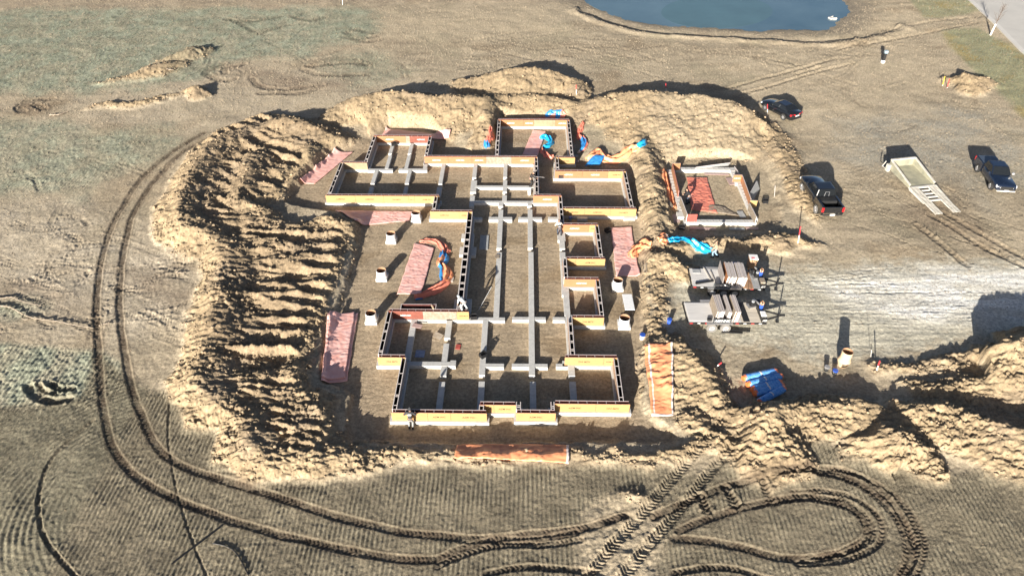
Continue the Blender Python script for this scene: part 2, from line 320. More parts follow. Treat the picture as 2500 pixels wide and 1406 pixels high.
# ------------------------------------------------------------------ stubble rows of the harvested field
field = sdf(P([(232,850),(330,930),(408,952),(515,1000),(540,1110),(580,1172),(880,1172),(1000,1135),(1600,1137),(1690,1165),(1780,1125),(1960,1062),(2120,1130),(2300,1172),(2800,1090),(2900,1700),(-600,1700),(-600,985),(60,985),(200,960)]))
mud = sdf(P([(1430,1238),(1500,1212),(1590,1232),(1612,1300),(1590,1430),(1395,1430),(1410,1300)])); mudm = sstep(-0.5, 0.6, mud + wob * 2)
fieldm = sstep(-0.4, 0.5, field + wob) * (1 - spoil) * (1 - 0.85 * mudm)
H += mudm * 0.05 * fbm(GX, GY, 0.7, 3, 99)
arc_c = at(400, 1215, 0.4); rad = np.hypot(GX - arc_c.x, (GY - arc_c.y) * 1.15)
leftm = sstep(0.0, 1.5, at(240, 1200, 0.4).x - GX + 0.2 * fbm(GX, GY, 3, 1, 5)) * (rad > 3)
rowc = np.where(leftm > 0.5, rad / 0.36, (GX + 0.05 * fbm(GX, GY, 8, 2, 91)) / 0.27)
rowh = (0.5 + 0.5 * np.sin(rowc * 2 * np.pi)) * (0.35 + 0.65 * sstep(-0.4, 0.5, fbm(GX, GY, 2.5, 2, 95)))
H += fieldm * (1 - rutmask) * (0.045 * rowh + 0.012 * fbm(GX, GY * 0.5, 0.12, 1, 97) + 0.006 * fbm(GX, GY, 0.3, 1, 98))
ga = sdf(P([(-400,12),(300,14),(700,14),(900,18),(935,60),(880,100),(760,132),(560,150),(480,195),(250,216),(0,216),(-400,216)]))
gb_ = sdf(P([(-400,278),(60,282),(200,302),(420,300),(455,335),(380,395),(250,428),(200,478),(60,468),(-400,440)]))
gc = sdf(P([(-400,728),(60,726),(100,742),(60,755),(-400,770)])); gc2 = sdf(P([(-400,822),(60,828),(238,842),(300,870),(300,940),(200,990),(-400,1010)]))
gd = sdf(P([(2305,88),(2395,76),(2500,140),(2700,310),(2700,440),(2500,300),(2420,222),(2330,132)], 0.5)); ge = sdf(P([(2205,-4),(2366,-8),(2402,40),(2330,52),(2255,58),(2240,24)], 0.5))
gf = sdf(P([(800,120),(960,130),(1040,170),(960,205),(860,215),(790,190)]))
gwob = fbm(GX, GY, 6, 3, 101) * 1.6
grassL = np.maximum.reduce([sstep(-1.5, 1.5, ga + gwob), 0.85 * sstep(-1.5, 2.0, gb_ + gwob), 0.9 * sstep(-1, 1, gc + gwob * 0.4), sstep(-0.3, 0.5, gc2 + gwob * 0.15), 0.55 * sstep(-1.5, 2.5, gf + gwob)])
verge = np.maximum(sstep(-0.5, 0.8, gd + gwob * 0.3), 0.9 * sstep(-0.5, 0.8, ge + gwob * 0.3))
grass = np.maximum(grassL, verge) * (1 - spoil)
n_r = fbm(GX, GY, 5, 3, 107); arc2 = at(95, 165, 0.4); r2 = np.hypot(GX - arc2.x, GY - arc2.y)
row2 = np.where(GY > 60, 0.45 * np.sin((r2 + 0.8 * n_r) * 2 * np.pi / 1.0) * sstep(20, 9, r2) * sstep(-.2, .4, n_r), np.sin(GX * 2 * np.pi / 0.33) * 0.55)
H += grass * (0.035 * fbm(GX, GY, 0.4, 2, 103) + 0.03 * row2 * (1 - verge)) * near_f

gravel = sdf(P([(1640,800),(1650,700),(1690,658),(1900,664),(2100,664),(2300,655),(2800,660),(2800,835),(2450,835),(2350,852),(2150,880),(2000,885),(1900,855),(1800,850),(1750,832),(1690,802)], 0.45))
gravm = sstep(-1.4, 1.4, gravel + wob * 5 + 0.6 * fbm(GX, GY, 4, 2, 115)) * (1 - spoil * 0.9)
white = sdf(P([(2000,705),(2120,668),(2300,655),(2800,665),(2800,800),(2400,805),(2200,795),(2080,765)], 0.45))
whitem = sstep(-1.5, 2.0, white + gwob * 0.5)
H += gravm * (0.010 * fbm(GX, GY, 0.2, 2, 111) + 0.018 * fbm(GX * 0.12, GY, 0.5, 3, 113))

# ------------------------------------------------------------------ the ground: soil colours (what the soil is, not how it is lit)
def col(r, g, b): return np.array([r, g, b], np.float32)
n1 = fbm(GX, GY, 9, 3, 121)[..., None]; n2 = fbm(GX, GY, 1.8, 3, 131)[..., None]; n3 = fbm(GX * 0.35, GY, 1.2, 3, 141)[..., None]
def over(A, m, c, var=0.12, nz=None):
    m = np.clip(m, 0, 1)[..., None]; return A * (1 - m) + m * c * (1 + var * (n2 if nz is None else nz))
A = np.broadcast_to(col(.41, .34, .238), (NR, NC, 3)).copy()
A *= 1 + 0.20 * n1 + 0.22 * n3
def patch(pts, c, amt, soft=3.0, seed=0, var=0.12):
    global A
    m = sstep(-soft, soft, sdf(P(pts)) + fbm(GX, GY, 5, 3, 301 + seed) * soft * 0.9); m = m * (0.6 + 0.4 * sstep(-.4, .4, fbm(GX * 0.5, GY, 2.2, 3, 321 + seed))); A = over(A, m * amt, c, var)
damp = sstep(0.25, 0.8, fbm(GX, GY, 7, 3, 151))[..., None]; A = A * (1 - 0.45 * damp) + col(.23, .165, .10) * 0.45 * damp
A = over(A, 0.75 * sstep(0.1, 0.7, fbm(GX, GY, 8, 3, 161)) * (GY > 45), col(.35, .30, .205))
patch([(-150,500),(200,490),(440,560),(480,640),(430,760),(300,830),(240,820),(-150,650)], col(.49, .42, .315), 0.9)
patch([(230,215),(700,150),(1000,195),(800,260),(560,290),(330,330),(200,290)], col(.47, .395, .285), 0.8, seed=1)
patch([(560,150),(760,185),(900,180),(900,215),(620,218)], col(.27, .21, .15), 0.8, 1.5, 2)
patch([(60,228),(130,225),(125,270),(40,268)], col(.25, .185, .12), 0.8, 1.0, 3)
patch([(1950,160),(2200,105),(2330,205),(2250,330),(2050,330),(1900,235)], col(.46, .38, .265), 0.8, seed=4)
patch([(2050,300),(2300,280),(2450,300),(2600,480),(2380,480),(2060,420)], col(.34, .315, .255), 0.85, seed=5)
patch([(-200,655),(120,690),(240,745),(230,770),(100,745),(-200,715)], col(.26, .205, .15), 0.7, 1.2, 6)
patch([(240,640),(330,640),(470,700),(465,745),(330,700)], col(.27, .21, .15), 0.7, 1.0, 7)
patch([(950,95),(1500,105),(1900,120),(1850,140),(1300,128),(960,120)], col(.30, .24, .165), 0.7, 2.5, 8)
patch([(900,30),(1380,20),(1440,60),(1300,100),(950,90)], col(.47, .39, .27), 0.7, 4, 9)
patch([(-100,-20),(1300,-20),(1300,6),(-100,14)], col(.29, .235, .17), 0.8, 4, 10)
patch([(230,300),(480,300),(430,420),(300,560),(240,560),(260,420)], col(.36, .285, .19), 0.7, 2.5, 11)
patch([(1240,960),(1500,900),(1600,1080),(1640,1150),(1500,1230),(1300,1140)], col(.30, .235, .155), 0.2, 1, 12)
A = over(A, grassL * (0.55 + 0.45 * sstep(-0.3, 0.4, fbm(GX, GY, 3.0, 3, 171))), col(.325, .335, .245), 0.22)
A = over(A, verge * 0.9, col(.30, .285, .165), 0.2)
A = over(A, verge * sstep(0.1, 0.6, fbm(GX, GY, 4, 2, 175)), col(.35, .28, .13), 0.1)
A = over(A, fieldm * 0.95, col(.21, .178, .122), 0.24)
A = over(A, fieldm * leftm * 0.6, col(.225, .21, .145), 0.2)
A = over(A, fieldm * 0.55 * rowh, col(.33, .295, .21), 0.2)
A = over(A, gravm, col(.50, .465, .365), 0.10)
A = over(A, gravm * whitem * (0.5 + 0.5 * sstep(-0.3, 0.3, fbm(GX * 0.3, GY, 1.5, 3, 181))), col(.74, .72, .66), 0.10)
A = over(A, spoil, col(.345, .262, .162), 0.17)
west_in = sstep(0.6, 2.5, west + wob * 2) * spoil
A = over(A, 0.75 * west_in, col(.26, .195, .125), 0.16)
A = over(A, spoil * sstep(82, 90, GY), col(.31, .265, .175), 0.2)
A = over(A, spoil * 0.6 * sstep(0.15, 0.7, fbm(GX, GY, 4.5, 3, 191)), col(.29, .225, .155), 0.15)
scr = sdf(P([(1580,260),(1720,260),(1830,300),(1880,420),(1870,560),(1620,560),(1600,380)], 0.8)); A = over(A, 0.7 * sstep(-2, 2, scr + gwob * 0.5), col(.40, .325, .22), 0.08)
A = over(A, floor_m, col(.375, .295, .20), 0.16)
A = over(A, floor_m * 0.5 * sstep(0.1, 0.7, fbm(GX * 0.5, GY, 3, 3, 201)), col(.25, .18, .105), 0.12)
A = over(A, sstep(-5.5, -0.6, sd_pond + wob * 4) * 0.75, col(.20, .17, .13), 0.15)
A = over(A, 0.85 * mudm, col(.43, .355, .245), 0.15)
A = over(A, rutmask * 0.92, col(.105, .078, .054), 0.3)
stain = at(2310, 545, 0.45); A = over(A, 0.6 * sstep(6, 1, np.hypot(GX - stain.x, (GY - stain.y)) + gwob), col(.16, .115, .075))
A = np.clip(A, 0.02, 0.75)

def gz(x, y):
    """ground height at a spot"""
    r = float(np.interp(y, RY, np.arange(NR))); c = float(np.interp(x / float(halfw(np.float64(y))), RU, np.arange(NC)))
    r0, c0 = min(int(r), NR - 2), min(int(c), NC - 2); a, b = r - r0, c - c0
    return float((H[r0, c0] * (1 - b) + H[r0, c0 + 1] * b) * (1 - a) + (H[r0 + 1, c0] * (1 - b) + H[r0 + 1, c0 + 1] * b) * a)
def on(px, py):
    """where a photo point meets the ground"""
    z = 0.4
    for _ in range(10):
        p = at(px, py, z); z = 0.5 * z + 0.5 * gz(p.x, p.y)
    return at(px, py, z)

# ------------------------------------------------------------------ materials
def mat(name, rgb, rough=0.8, var=0.0, scale=6.0, bump=0.0, bscale=30.0, metal=0.0, rgb2=None, coat=0.0, spec=0.5, detail=6, stretch=None):
    m = bpy.data.materials.new(name); m.use_nodes = True; nt = m.node_tree; b = nt.nodes['Principled BSDF']
    b.inputs['Base Color'].default_value = (*rgb, 1); b.inputs['Roughness'].default_value = rough; b.inputs['Metallic'].default_value = metal
    b.inputs['Coat Weight'].default_value = coat; b.inputs['Specular IOR Level'].default_value = spec
    tc = nt.nodes.new('ShaderNodeTexCoord'); src = tc.outputs['Object']
    if stretch:
        mp = nt.nodes.new('ShaderNodeMapping'); mp.inputs['Scale'].default_value = stretch; nt.links.new(src, mp.inputs['Vector']); src = mp.outputs['Vector']
    n = nt.nodes.new('ShaderNodeTexNoise'); n.inputs['Scale'].default_value = scale; n.inputs['Detail'].default_value = detail; n.inputs['Roughness'].default_value = 0.62
    nt.links.new(src, n.inputs['Vector'])
    r = nt.nodes.new('ShaderNodeValToRGB'); r.color_ramp.elements[0].position = 0.32; r.color_ramp.elements[1].position = 0.70
    lo = rgb2 if rgb2 else tuple(c * (1 - var) for c in rgb); hi = rgb if rgb2 else tuple(min(1, c * (1 + var)) for c in rgb)
    r.color_ramp.elements[0].color = (*lo, 1); r.color_ramp.elements[1].color = (*hi, 1)
    nt.links.new(n.outputs['Fac'], r.inputs['Fac']); nt.links.new(r.outputs['Color'], b.inputs['Base Color'])
    if bump:
        n2_ = nt.nodes.new('ShaderNodeTexNoise'); n2_.inputs['Scale'].default_value = bscale; n2_.inputs['Detail'].default_value = 5
        bp = nt.nodes.new('ShaderNodeBump'); bp.inputs['Strength'].default_value = bump; bp.inputs['Distance'].default_value = 0.02
        nt.links.new(src, n2_.inputs['Vector']); nt.links.new(n2_.outputs['Fac'], bp.inputs['Height']); nt.links.new(bp.outputs['Normal'], b.inputs['Normal'])
    return m

# ------------------------------------------------------------------ ground mesh
def ground():
    me = bpy.data.meshes.new('ground'); nv = NR * NC
    co = np.empty((NR, NC, 3), np.float32); co[..., 0] = GX; co[..., 1] = GY; co[..., 2] = H
    q = np.arange(nv, dtype=np.int32).reshape(NR, NC)
    quads = np.stack([q[:-1, :-1], q[:-1, 1:], q[1:, 1:], q[1:, :-1]], -1).reshape(-1)
    nf = len(quads) // 4
    me.vertices.add(nv); me.vertices.foreach_set('co', co.ravel())
    me.loops.add(nf * 4); me.loops.foreach_set('vertex_index', quads)
    me.polygons.add(nf); me.polygons.foreach_set('loop_start', np.arange(0, nf * 4, 4, dtype=np.int32))
    me.update(calc_edges=True)
    at_ = me.color_attributes.new('soil', 'FLOAT_COLOR', 'POINT')
    rgba = np.ones((nv, 4), np.float32); rgba[:, :3] = A.reshape(-1, 3); at_.data.foreach_set('color', rgba.ravel())
    m = bpy.data.materials.new('soil'); m.use_nodes = True; nt = m.node_tree; b = nt.nodes['Principled BSDF']
    b.inputs['Roughness'].default_value = 0.95; b.inputs['Specular IOR Level'].default_value = 0.15
    a = nt.nodes.new('ShaderNodeAttribute'); a.attribute_name = 'soil'
    tc = nt.nodes.new('ShaderNodeTexCoord')
    n = nt.nodes.new('ShaderNodeTexNoise'); n.inputs['Scale'].default_value = 4.5; n.inputs['Detail'].default_value = 8; n.inputs['Roughness'].default_value = 0.75
    nt.links.new(tc.outputs['Object'], n.inputs['Vector'])
    mr = nt.nodes.new('ShaderNodeMapRange'); mr.inputs['From Min'].default_value = 0.34; mr.inputs['From Max'].default_value = 0.66; mr.inputs['To Min'].default_value = 0.58; mr.inputs['To Max'].default_value = 1.40
    nt.links.new(n.outputs['Fac'], mr.inputs['Value'])
    mx = nt.nodes.new('ShaderNodeVectorMath'); mx.operation = 'SCALE'
    nt.links.new(a.outputs['Color'], mx.inputs[0]); nt.links.new(mr.outputs['Result'], mx.inputs['Scale']); nt.links.new(mx.outputs['Vector'], b.inputs['Base Color'])
    n2_ = nt.nodes.new('ShaderNodeTexNoise'); n2_.inputs['Scale'].default_value = 14.0; n2_.inputs['Detail'].default_value = 6; n2_.inputs['Roughness'].default_value = 0.7
    nt.links.new(tc.outputs['Object'], n2_.inputs['Vector'])
    bp = nt.nodes.new('ShaderNodeBump'); bp.inputs['Strength'].default_value = 0.9; bp.inputs['Distance'].default_value = 0.05
    nt.links.new(n2_.outputs['Fac'], bp.inputs['Height']); nt.links.new(bp.outputs['Normal'], b.inputs['Normal'])
    me.materials.append(m); o = bpy.data.objects.new('ground', me); C.objects.link(o); o['kind'] = 'structure'; o['label'] = 'bare dirt building site with harvested field around it'
    return o
ground()

# ------------------------------------------------------------------ mesh building helpers
class MB:
    def __init__(self): self.v = []; self.f = []; self.m = []
    def add(self, vs, fs, m=0):
        b = len(self.v); self.v += [tuple(p) for p in vs]
        for k, f in enumerate(fs): self.f.append([b + i for i in f]); self.m.append(m[k] if isinstance(m, (list, tuple)) else m)
        return self
    def box(self, x0, x1, y0, y1, z0, z1, m=0):
        """m: one index or six (bottom, top, south, north, west, east)"""
        v = [(x0, y0, z0), (x1, y0, z0), (x1, y1, z0), (x0, y1, z0), (x0, y0, z1), (x1, y0, z1), (x1, y1, z1), (x0, y1, z1)]
        return self.add(v, [(3, 2, 1, 0), (4, 5, 6, 7), (0, 1, 5, 4), (2, 3, 7, 6), (3, 0, 4, 7), (1, 2, 6, 5)], m)
    def hexa(self, v, m=0): return self.add(v, [(3, 2, 1, 0), (4, 5, 6, 7), (0, 1, 5, 4), (2, 3, 7, 6), (3, 0, 4, 7), (1, 2, 6, 5)], m)
    def bar(self, a, b, w, h=None, m=0, up=(0, 0, 1)):
        """square bar from a to b"""
        a, b = Vector(a), Vector(b); d = (b - a).normalized(); u = Vector(up)
        if abs(d.dot(u)) > 0.95: u = Vector((1, 0, 0))
        s = d.cross(u).normalized(); u = s.cross(d); h = h or w; s *= w / 2; u *= h / 2
        return self.hexa([a - s - u, a + s - u, b + s - u, b - s - u, a - s + u, a + s + u, b + s + u, b - s + u], m)
    def cyl(self, a, b, r0, r1=None, n=10, m=0, caps=True):
        a, b = Vector(a), Vector(b); r1 = r0 if r1 is None else r1; d = (b - a).normalized()
        s = d.cross(Vector((0, 0, 1)) if abs(d.z) < 0.9 else Vector((1, 0, 0))).normalized(); u = s.cross(d)
        vs = []
        for p, r in ((a, r0), (b, r1)):
            for k in range(n):
                t = 2 * math.pi * k / n; vs.append(p + s * (r * math.cos(t)) + u * (r * math.sin(t)))
        fs = [(k, (k + 1) % n, n + (k + 1) % n, n + k) for k in range(n)]
        if caps: fs += [tuple(range(n))[::-1], tuple(range(n, 2 * n))]
        return self.add(vs, fs, m)
    def tube(self, pts, r, n=6, m=0):
        pts = [Vector(p) for p in pts]; rs = r if isinstance(r, (list, tuple)) else [r] * len(pts); vs = []; fs = []
        for i, p in enumerate(pts):
            d = (pts[min(i + 1, len(pts) - 1)] - pts[max(i - 1, 0)]).normalized()
            s = d.cross(Vector((0, 0, 1)) if abs(d.z) < 0.9 else Vector((1, 0, 0))).normalized(); u = s.cross(d)
            for k in range(n):
                t = 2 * math.pi * k / n; vs.append(p + s * (rs[i] * math.cos(t)) + u * (rs[i] * math.sin(t)))
        for i in range(len(pts) - 1):
            fs += [(i * n + k, i * n + (k + 1) % n, (i + 1) * n + (k + 1) % n, (i + 1) * n + k) for k in range(n)]
        fs += [tuple(range(n))[::-1], tuple(range((len(pts) - 1) * n, len(pts) * n))]
        return self.add(vs, fs, m)
    def lathe(self, prof, n=24, m=0, c=(0, 0), skip=None):
        vs = []; fs = []
        for r, z in prof:
            for k in range(n): t = 2 * math.pi * k / n; vs.append((c[0] + r * math.cos(t), c[1] + r * math.sin(t), z))
        ms = []
        for i in range(len(prof) - 1):
            for k in range(n):
                if skip and skip(i, k): continue
                fs.append((i * n + k, i * n + (k + 1) % n, (i + 1) * n + (k + 1) % n, (i + 1) * n + k)); ms.append(m[i] if isinstance(m, (list, tuple)) else m)
        return self.add(vs, fs, ms)
    def prism(self, poly, z0, z1, m=0):
        n = len(poly); vs = [(x, y, z0) for x, y in poly] + [(x, y, z1) for x, y in poly]
        fs = [tuple(range(n))[::-1], tuple(range(n, 2 * n))] + [(i, (i + 1) % n, n + (i + 1) % n, n + i) for i in range(n)]
        return self.add(vs, fs, m)
    def loft(self, secs, m=0, caps=True, closed=True):
        n = len(secs[0]); vs = [p for s in secs for p in s]; fs = []
        for i in range(len(secs) - 1):
            for k in range(n if closed else n - 1):
                fs.append((i * n + k, i * n + (k + 1) % n, (i + 1) * n + (k + 1) % n, (i + 1) * n + k))
        if caps: fs += [tuple(range(n))[::-1], tuple(range((len(secs) - 1) * n, len(secs) * n))]
        return self.add(vs, fs, m)
    def mesh(self, name, mats, smooth_=False, fix=True):
        me = bpy.data.meshes.new(name); me.from_pydata(self.v, [], self.f)
        for x in (mats if isinstance(mats, (list, tuple)) else [mats]): me.materials.append(x)
        me.polygons.foreach_set('material_index', self.m)
        if fix:
            b = bmesh.new(); b.from_mesh(me); bmesh.ops.recalc_face_normals(b, faces=b.faces); b.to_mesh(me); b.free()
        if smooth_: me.polygons.foreach_set('use_smooth', [True] * len(me.polygons))
        me.update(); return me
    def build(self, name, mats, parent=None, loc=None, rotz=0, smooth_=False, bevel=0, fix=True):
        o = bpy.data.objects.new(name, self.mesh(name, mats, smooth_, fix)); C.objects.link(o); o.parent = parent
        if loc is not None: o.location = loc
        o.rotation_euler = (0, 0, rotz)
        if bevel:
            b = o.modifiers.new('bevel', 'BEVEL'); b.width = bevel; b.segments = 2; b.limit_method = 'ANGLE'; b.angle_limit = math.radians(40)
        return o
def link(name, me, parent=None, loc=(0, 0, 0), rot=(0, 0, 0), scale=(1, 1, 1)):
    o = bpy.data.objects.new(name, me); C.objects.link(o); o.parent = parent; o.location = loc; o.rotation_euler = rot; o.scale = scale; return o
def tag(o, label, cat, group=None):
    o['label'] = label; o['category'] = cat
    if group: o['group'] = group
    return o
def thing(name, label, cat, loc=(0, 0, 0), rotz=0, group=None):
    o = bpy.data.objects.new(name, None); C.objects.link(o); o.location = loc; o.rotation_euler = (0, 0, rotz); return tag(o, label, cat, group)
def text_mesh(s, m, shear=0.25, bold=0.012, depth=0.002):
    cu = bpy.data.curves.new('t', 'FONT'); cu.body = s; cu.size = 1; cu.shear = shear; cu.offset = bold; cu.align_x = 'CENTER'; cu.align_y = 'CENTER'; cu.extrude = depth; cu.resolution_u = 3
    o = bpy.data.objects.new('t', cu); C.objects.link(o); bpy.context.view_layer.update()
    me = bpy.data.meshes.new_from_object(o.evaluated_get(bpy.context.evaluated_depsgraph_get())); bpy.data.objects.remove(o)
    me.materials.clear(); me.materials.append(m); me.name = 'lettering'; return me

# materials of the building work
M = {}
M['concrete'] = mat('concrete', (.50, .49, .46), 0.9, 0.14, 5, 0.25, 40)
M['ply_yellow'] = mat('ply_yellow', (.40, .25, .105), 0.55, 0.10, 3, stretch=(1, 1, 3))
M['ply_orange'] = mat('ply_orange', (.35, .16, .075), 0.55, 0.12, 3, stretch=(1, 1, 3))
M['ply_red'] = mat('ply_red', (.20, .062, .040), 0.6, 0.18, 4)
M['ply_cream'] = mat('ply_cream', (.34, .265, .16), 0.65, rgb2=(.24, .18, .11), scale=2.5, detail=8)
M['ply_white'] = mat('ply_white', (.34, .29, .23), 0.75, rgb2=(.20, .15, .10), scale=5, detail=8)
M['ply_grey'] = mat('ply_grey', (.30, .27, .25), 0.8, 0.2, 4)
M['ply_tan'] = mat('ply_tan', (.34, .225, .15), 0.7, 0.18, 4)
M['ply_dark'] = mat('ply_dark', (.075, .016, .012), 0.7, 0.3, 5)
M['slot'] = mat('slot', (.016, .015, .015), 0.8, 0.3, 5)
M['edge_red'] = mat('edge_red', (.52, .20, .17), 0.6, 0.2, 6)
M['edge_pale'] = mat('edge_pale', (.62, .56, .53), 0.6, 0.15, 6)
M['steel'] = mat('steel', (.40, .39, .38), 0.45, 0.2, 8, metal=0.4)
M['ink_dark'] = mat('ink_dark', (.045, .018, .008), 0.7, 0.1)
M['ink_white'] = mat('ink_white', (.82, .80, .76), 0.7, 0.05)
M['black'] = mat('black', (.014, .014, .015), 0.55, 0.2)
M['white'] = mat('white', (.78, .78, .76), 0.6, 0.06)
TXT_D, TXT_W = text_mesh('AZM INC.', M['ink_dark']), text_mesh('AZM INC.', M['ink_white'])

# ------------------------------------------------------------------ concrete footings
FT = 0.28
FORMS = {}      # name: (x0, x1, y0, y1)
def fr(n, *r): FORMS[n] = r
fr('N1', -15.85, -9.65, 66.30, 66.62); fr('W1', -15.85, -15.53, 61.04, 66.30); fr('E1', -9.97, -9.65, 62.32, 66.30); fr('N2', -9.97, 1.45, 62.00, 62.32)
fr('W2', -2.82, -2.50, 62.32, 70.13); fr('N3', -2.82, 5.05, 70.13, 70.45); fr('E3', 4.73, 5.05, 62.24, 70.13); fr('SX', 3.25, 5.2, 61.92, 62.24)
fr('W3', 3.20, 3.52, 59.62, 61.92); fr('N4', 3.10, 10.02, 59.30, 59.62); fr('E4', 9.70, 10.02, 53.07, 59.30); fr('S4', 3.60, 10.25, 52.75, 53.07)
fr('C1', 1.13, 1.45, 55.17, 62.00); fr('C2', 0.95, 3.60, 54.85, 55.17); fr('C3', 3.28, 3.60, 50.52, 54.85); fr('N5', 3.28, 6.62, 50.20, 50.52)
fr('E5', 6.30, 6.62, 45.67, 50.20); fr('S5', 3.62, 6.80, 45.35, 45.67); fr('C5', 3.30, 3.62, 43.02, 45.67); fr('N6', 3.30, 6.10, 42.70, 43.02)
fr('E6', 5.78, 6.10, 38.54, 42.70); fr('S6', 3.72, 6.10, 38.22, 38.54); fr('C6', 3.40, 3.72, 34.42, 38.54); fr('N7', 3.00, 6.70, 34.10, 34.42)
fr('E7', 6.38, 6.70, 30.22, 34.10); fr('S7', 2.15, 7.08, 29.90, 30.22); fr('J1', 1.90, 2.15, 29.42, 30.10); fr('S8', -0.35, 2.22, 29.10, 29.42)
fr('J2', -0.35, -0.03, 29.42, 30.07); fr('S9', -2.75, -0.35, 29.75, 30.07); fr('J3', -2.75, -2.43, 29.35, 29.75); fr('S10', -8.40, -2.22, 29.03, 29.35)
fr('W10', -8.38, -8.06, 29.35, 33.95); fr('S11', -10.10, -8.12, 33.95, 34.27); fr('W11', -10.10, -9.78, 34.27, 38.75); fr('N11', -10.10, -4.0, 38.75, 39.07)
fr('W12', -4.95, -4.50, 39.07, 52.15); fr('S13', -8.35, -4.50, 52.15, 52.47); fr('W13', -8.20, -7.88, 52.47, 54.70); fr('S14', -18.35, -7.75, 54.70, 55.02)
fr('W14', -18.20, -17.88, 55.02, 60.72); fr('N14', -18.20, -15.53, 60.72, 61.04)

def xr(l, r, z=FT): return sum(at(x, y, z).x for x, y in l) / len(l), sum(at(x, y, z).x for x, y in r) / len(r)
def ns(l0, r0, y0, l1, r1, y1):
    """a beam running away from the camera: left/right edge at its far and near end"""
    a, b = xr([(l0, y0), (l1, y1)], [(r0, y0), (r1, y1)]); return a, b, at((l1 + r1) / 2, y1, FT).y, at((l0 + r0) / 2, y0, FT).y
def ew(l, r, y0, y1): return at(l, (y0 + y1) / 2, FT).x, at(r, (y0 + y1) / 2, FT).x, at((l + r) / 2, y1, FT).y, at((l + r) / 2, y0, FT).y
main = [tuple((r[0] - .13, r[1] + .13, r[2] - .11, r[3] + .11)) for r in FORMS.values()]
main += [ns(957.7, 966, 345, 953.8, 962, 373), ns(951.5, 960, 377, 943, 951.5, 409), ew(902, 962, 409, 413.5), ns(1005.5, 1014, 345, 999.5, 1007.5, 373), ns(998, 1006, 377, 990, 999, 410), ew(976.5, 1046, 409.5, 414.2),
         ns(1037.6, 1047, 396, 1036, 1046, 410), ns(916.6, 926, 413, 908, 918, 445), ns(904, 913.6, 453, 900, 910, 476), ns(999, 1008, 414, 991, 1000.7, 445.7), ns(989.2, 997.7, 453.6, 985.6, 994.6, 476),
         ns(1081.7, 1089.6, 398, 1073, 1083.5, 447.4), ns(1070, 1081.7, 455, 1066, 1077, 477), ns(1159, 1168.8, 398, 1156, 1165.8, 433), ns(1152.8, 1167, 440, 1150.6, 1165, 468.5), ns(1150, 1161, 477, 1147.6, 1159.7, 503.6),
         ns(1233.5, 1242, 398, 1231, 1240.7, 433), ns(1231, 1240.7, 440, 1230, 1240, 469), ns(1229, 1239.5, 477, 1228.5, 1239.5, 492), ew(1163, 1306, 453.5, 458.3), ew(1157, 1303, 490.2, 496),
         ns(1219.7, 1231, 494, 1219, 1230, 503.5), ns(1290, 1301, 494, 1290, 1300.5, 503.5), ew(1156, 1179, 530, 536.3), ew(1340, 1366, 531, 537.3),
         ns(1151.5, 1157.5, 569.5, 1151, 1157, 603), ns(1151, 1163.5, 602.7, 1150, 1162, 622.7), ns(1129, 1140, 569.5, 1127, 1138, 583), ns(1125, 1136, 602, 1121, 1131, 621), ns(1110, 1123, 729, 1107, 1120, 752), ns(1132, 1151, 729, 1130, 1149, 766),
         ns(1362, 1381, 566, 1363, 1381, 588), ns(1367.3, 1379.8, 587, 1367.5, 1379.8, 608), ns(1367.5, 1381, 617, 1368, 1381, 631), ns(1369, 1379, 630, 1371, 1381, 708), ns(1370.5, 1389, 706, 1372, 1389.5, 722), ns(1375.5, 1390, 721, 1377, 1391, 772), ns(1377, 1392, 771, 1383, 1398, 800),
         ew(1349, 1378, 775, 783), ew(1120, 1232, 773.8, 781.5), ns(1213, 1225.5, 616, 1205, 1218, 776), ns(1177, 1190, 780, 1168, 1183.3, 914.7), ns(1166, 1181, 930, 1162, 1177, 1000), ew(1182, 1228.5, 887, 896.2), ew(1355.7, 1384, 889, 897.2),
         ns(1001, 1015, 778, 986, 1000, 884), ew(988, 1111, 881, 891.2), ns(1090, 1103.7, 778, 1084, 1097.7, 823.4), ns(1082, 1095, 836.7, 1075.5, 1090, 884), ns(1075, 1090, 886, 1073, 1088, 915.5), ns(1070, 1083.8, 930, 1060, 1076, 1004), ns(1098, 1111.5, 878, 1097, 1110.5, 893),
         ns(1386, 1401, 893, 1386, 1401, 918.8), ns(1388, 1403, 933, 1391, 1407, 992), ew(1418, 1445, 429, 434), ew(1500, 1527, 430, 434), ew(1411, 1436, 530, 536), ew(1524, 1552, 529, 536), ew(1276, 1336, 1000, 1008), ns(1291, 1305.5, 932, 1291.5, 1307, 1004)]
isol = [('free-standing cross shaped footing of grey concrete, left one inside the long central hall', [ns(1219, 1230, 512, 1214, 1225.8, 605.8), ew(1195, 1252, 530, 537)]),
        ('free-standing cross shaped footing of grey concrete, right one inside the long central hall', [ns(1290, 1301.5, 512, 1290, 1302, 605.8), ew(1267.5, 1325, 531, 537.2)]),
        ('long grey concrete footing with two pairs of arms down the middle of the building', [ns(1290, 1302, 616, 1290.7, 1305.6, 917), ew(1250, 1331.6, 774, 781.5), ew(1248, 1335, 888, 896.8)])]
_k = [0]
def strips(root, rects):
    for r in rects:
        _k[0] += 1; top = FT + 0.0023 * (_k[0] % 9); j = 0.0017 * (_k[0] % 7)
        MB().box(r[0] - j, r[1] + j, r[2] - j, r[3] + j, -0.05, top).build('strip', M['concrete'], root, bevel=0.012)
strips(thing('concrete_footing', 'continuous grey concrete footing under the wall forms with inner strips branching off', 'footing'), main)
for lab, rs in isol: strips(thing('cross_footing', lab, 'footing', group='free-standing inner footings'), rs)

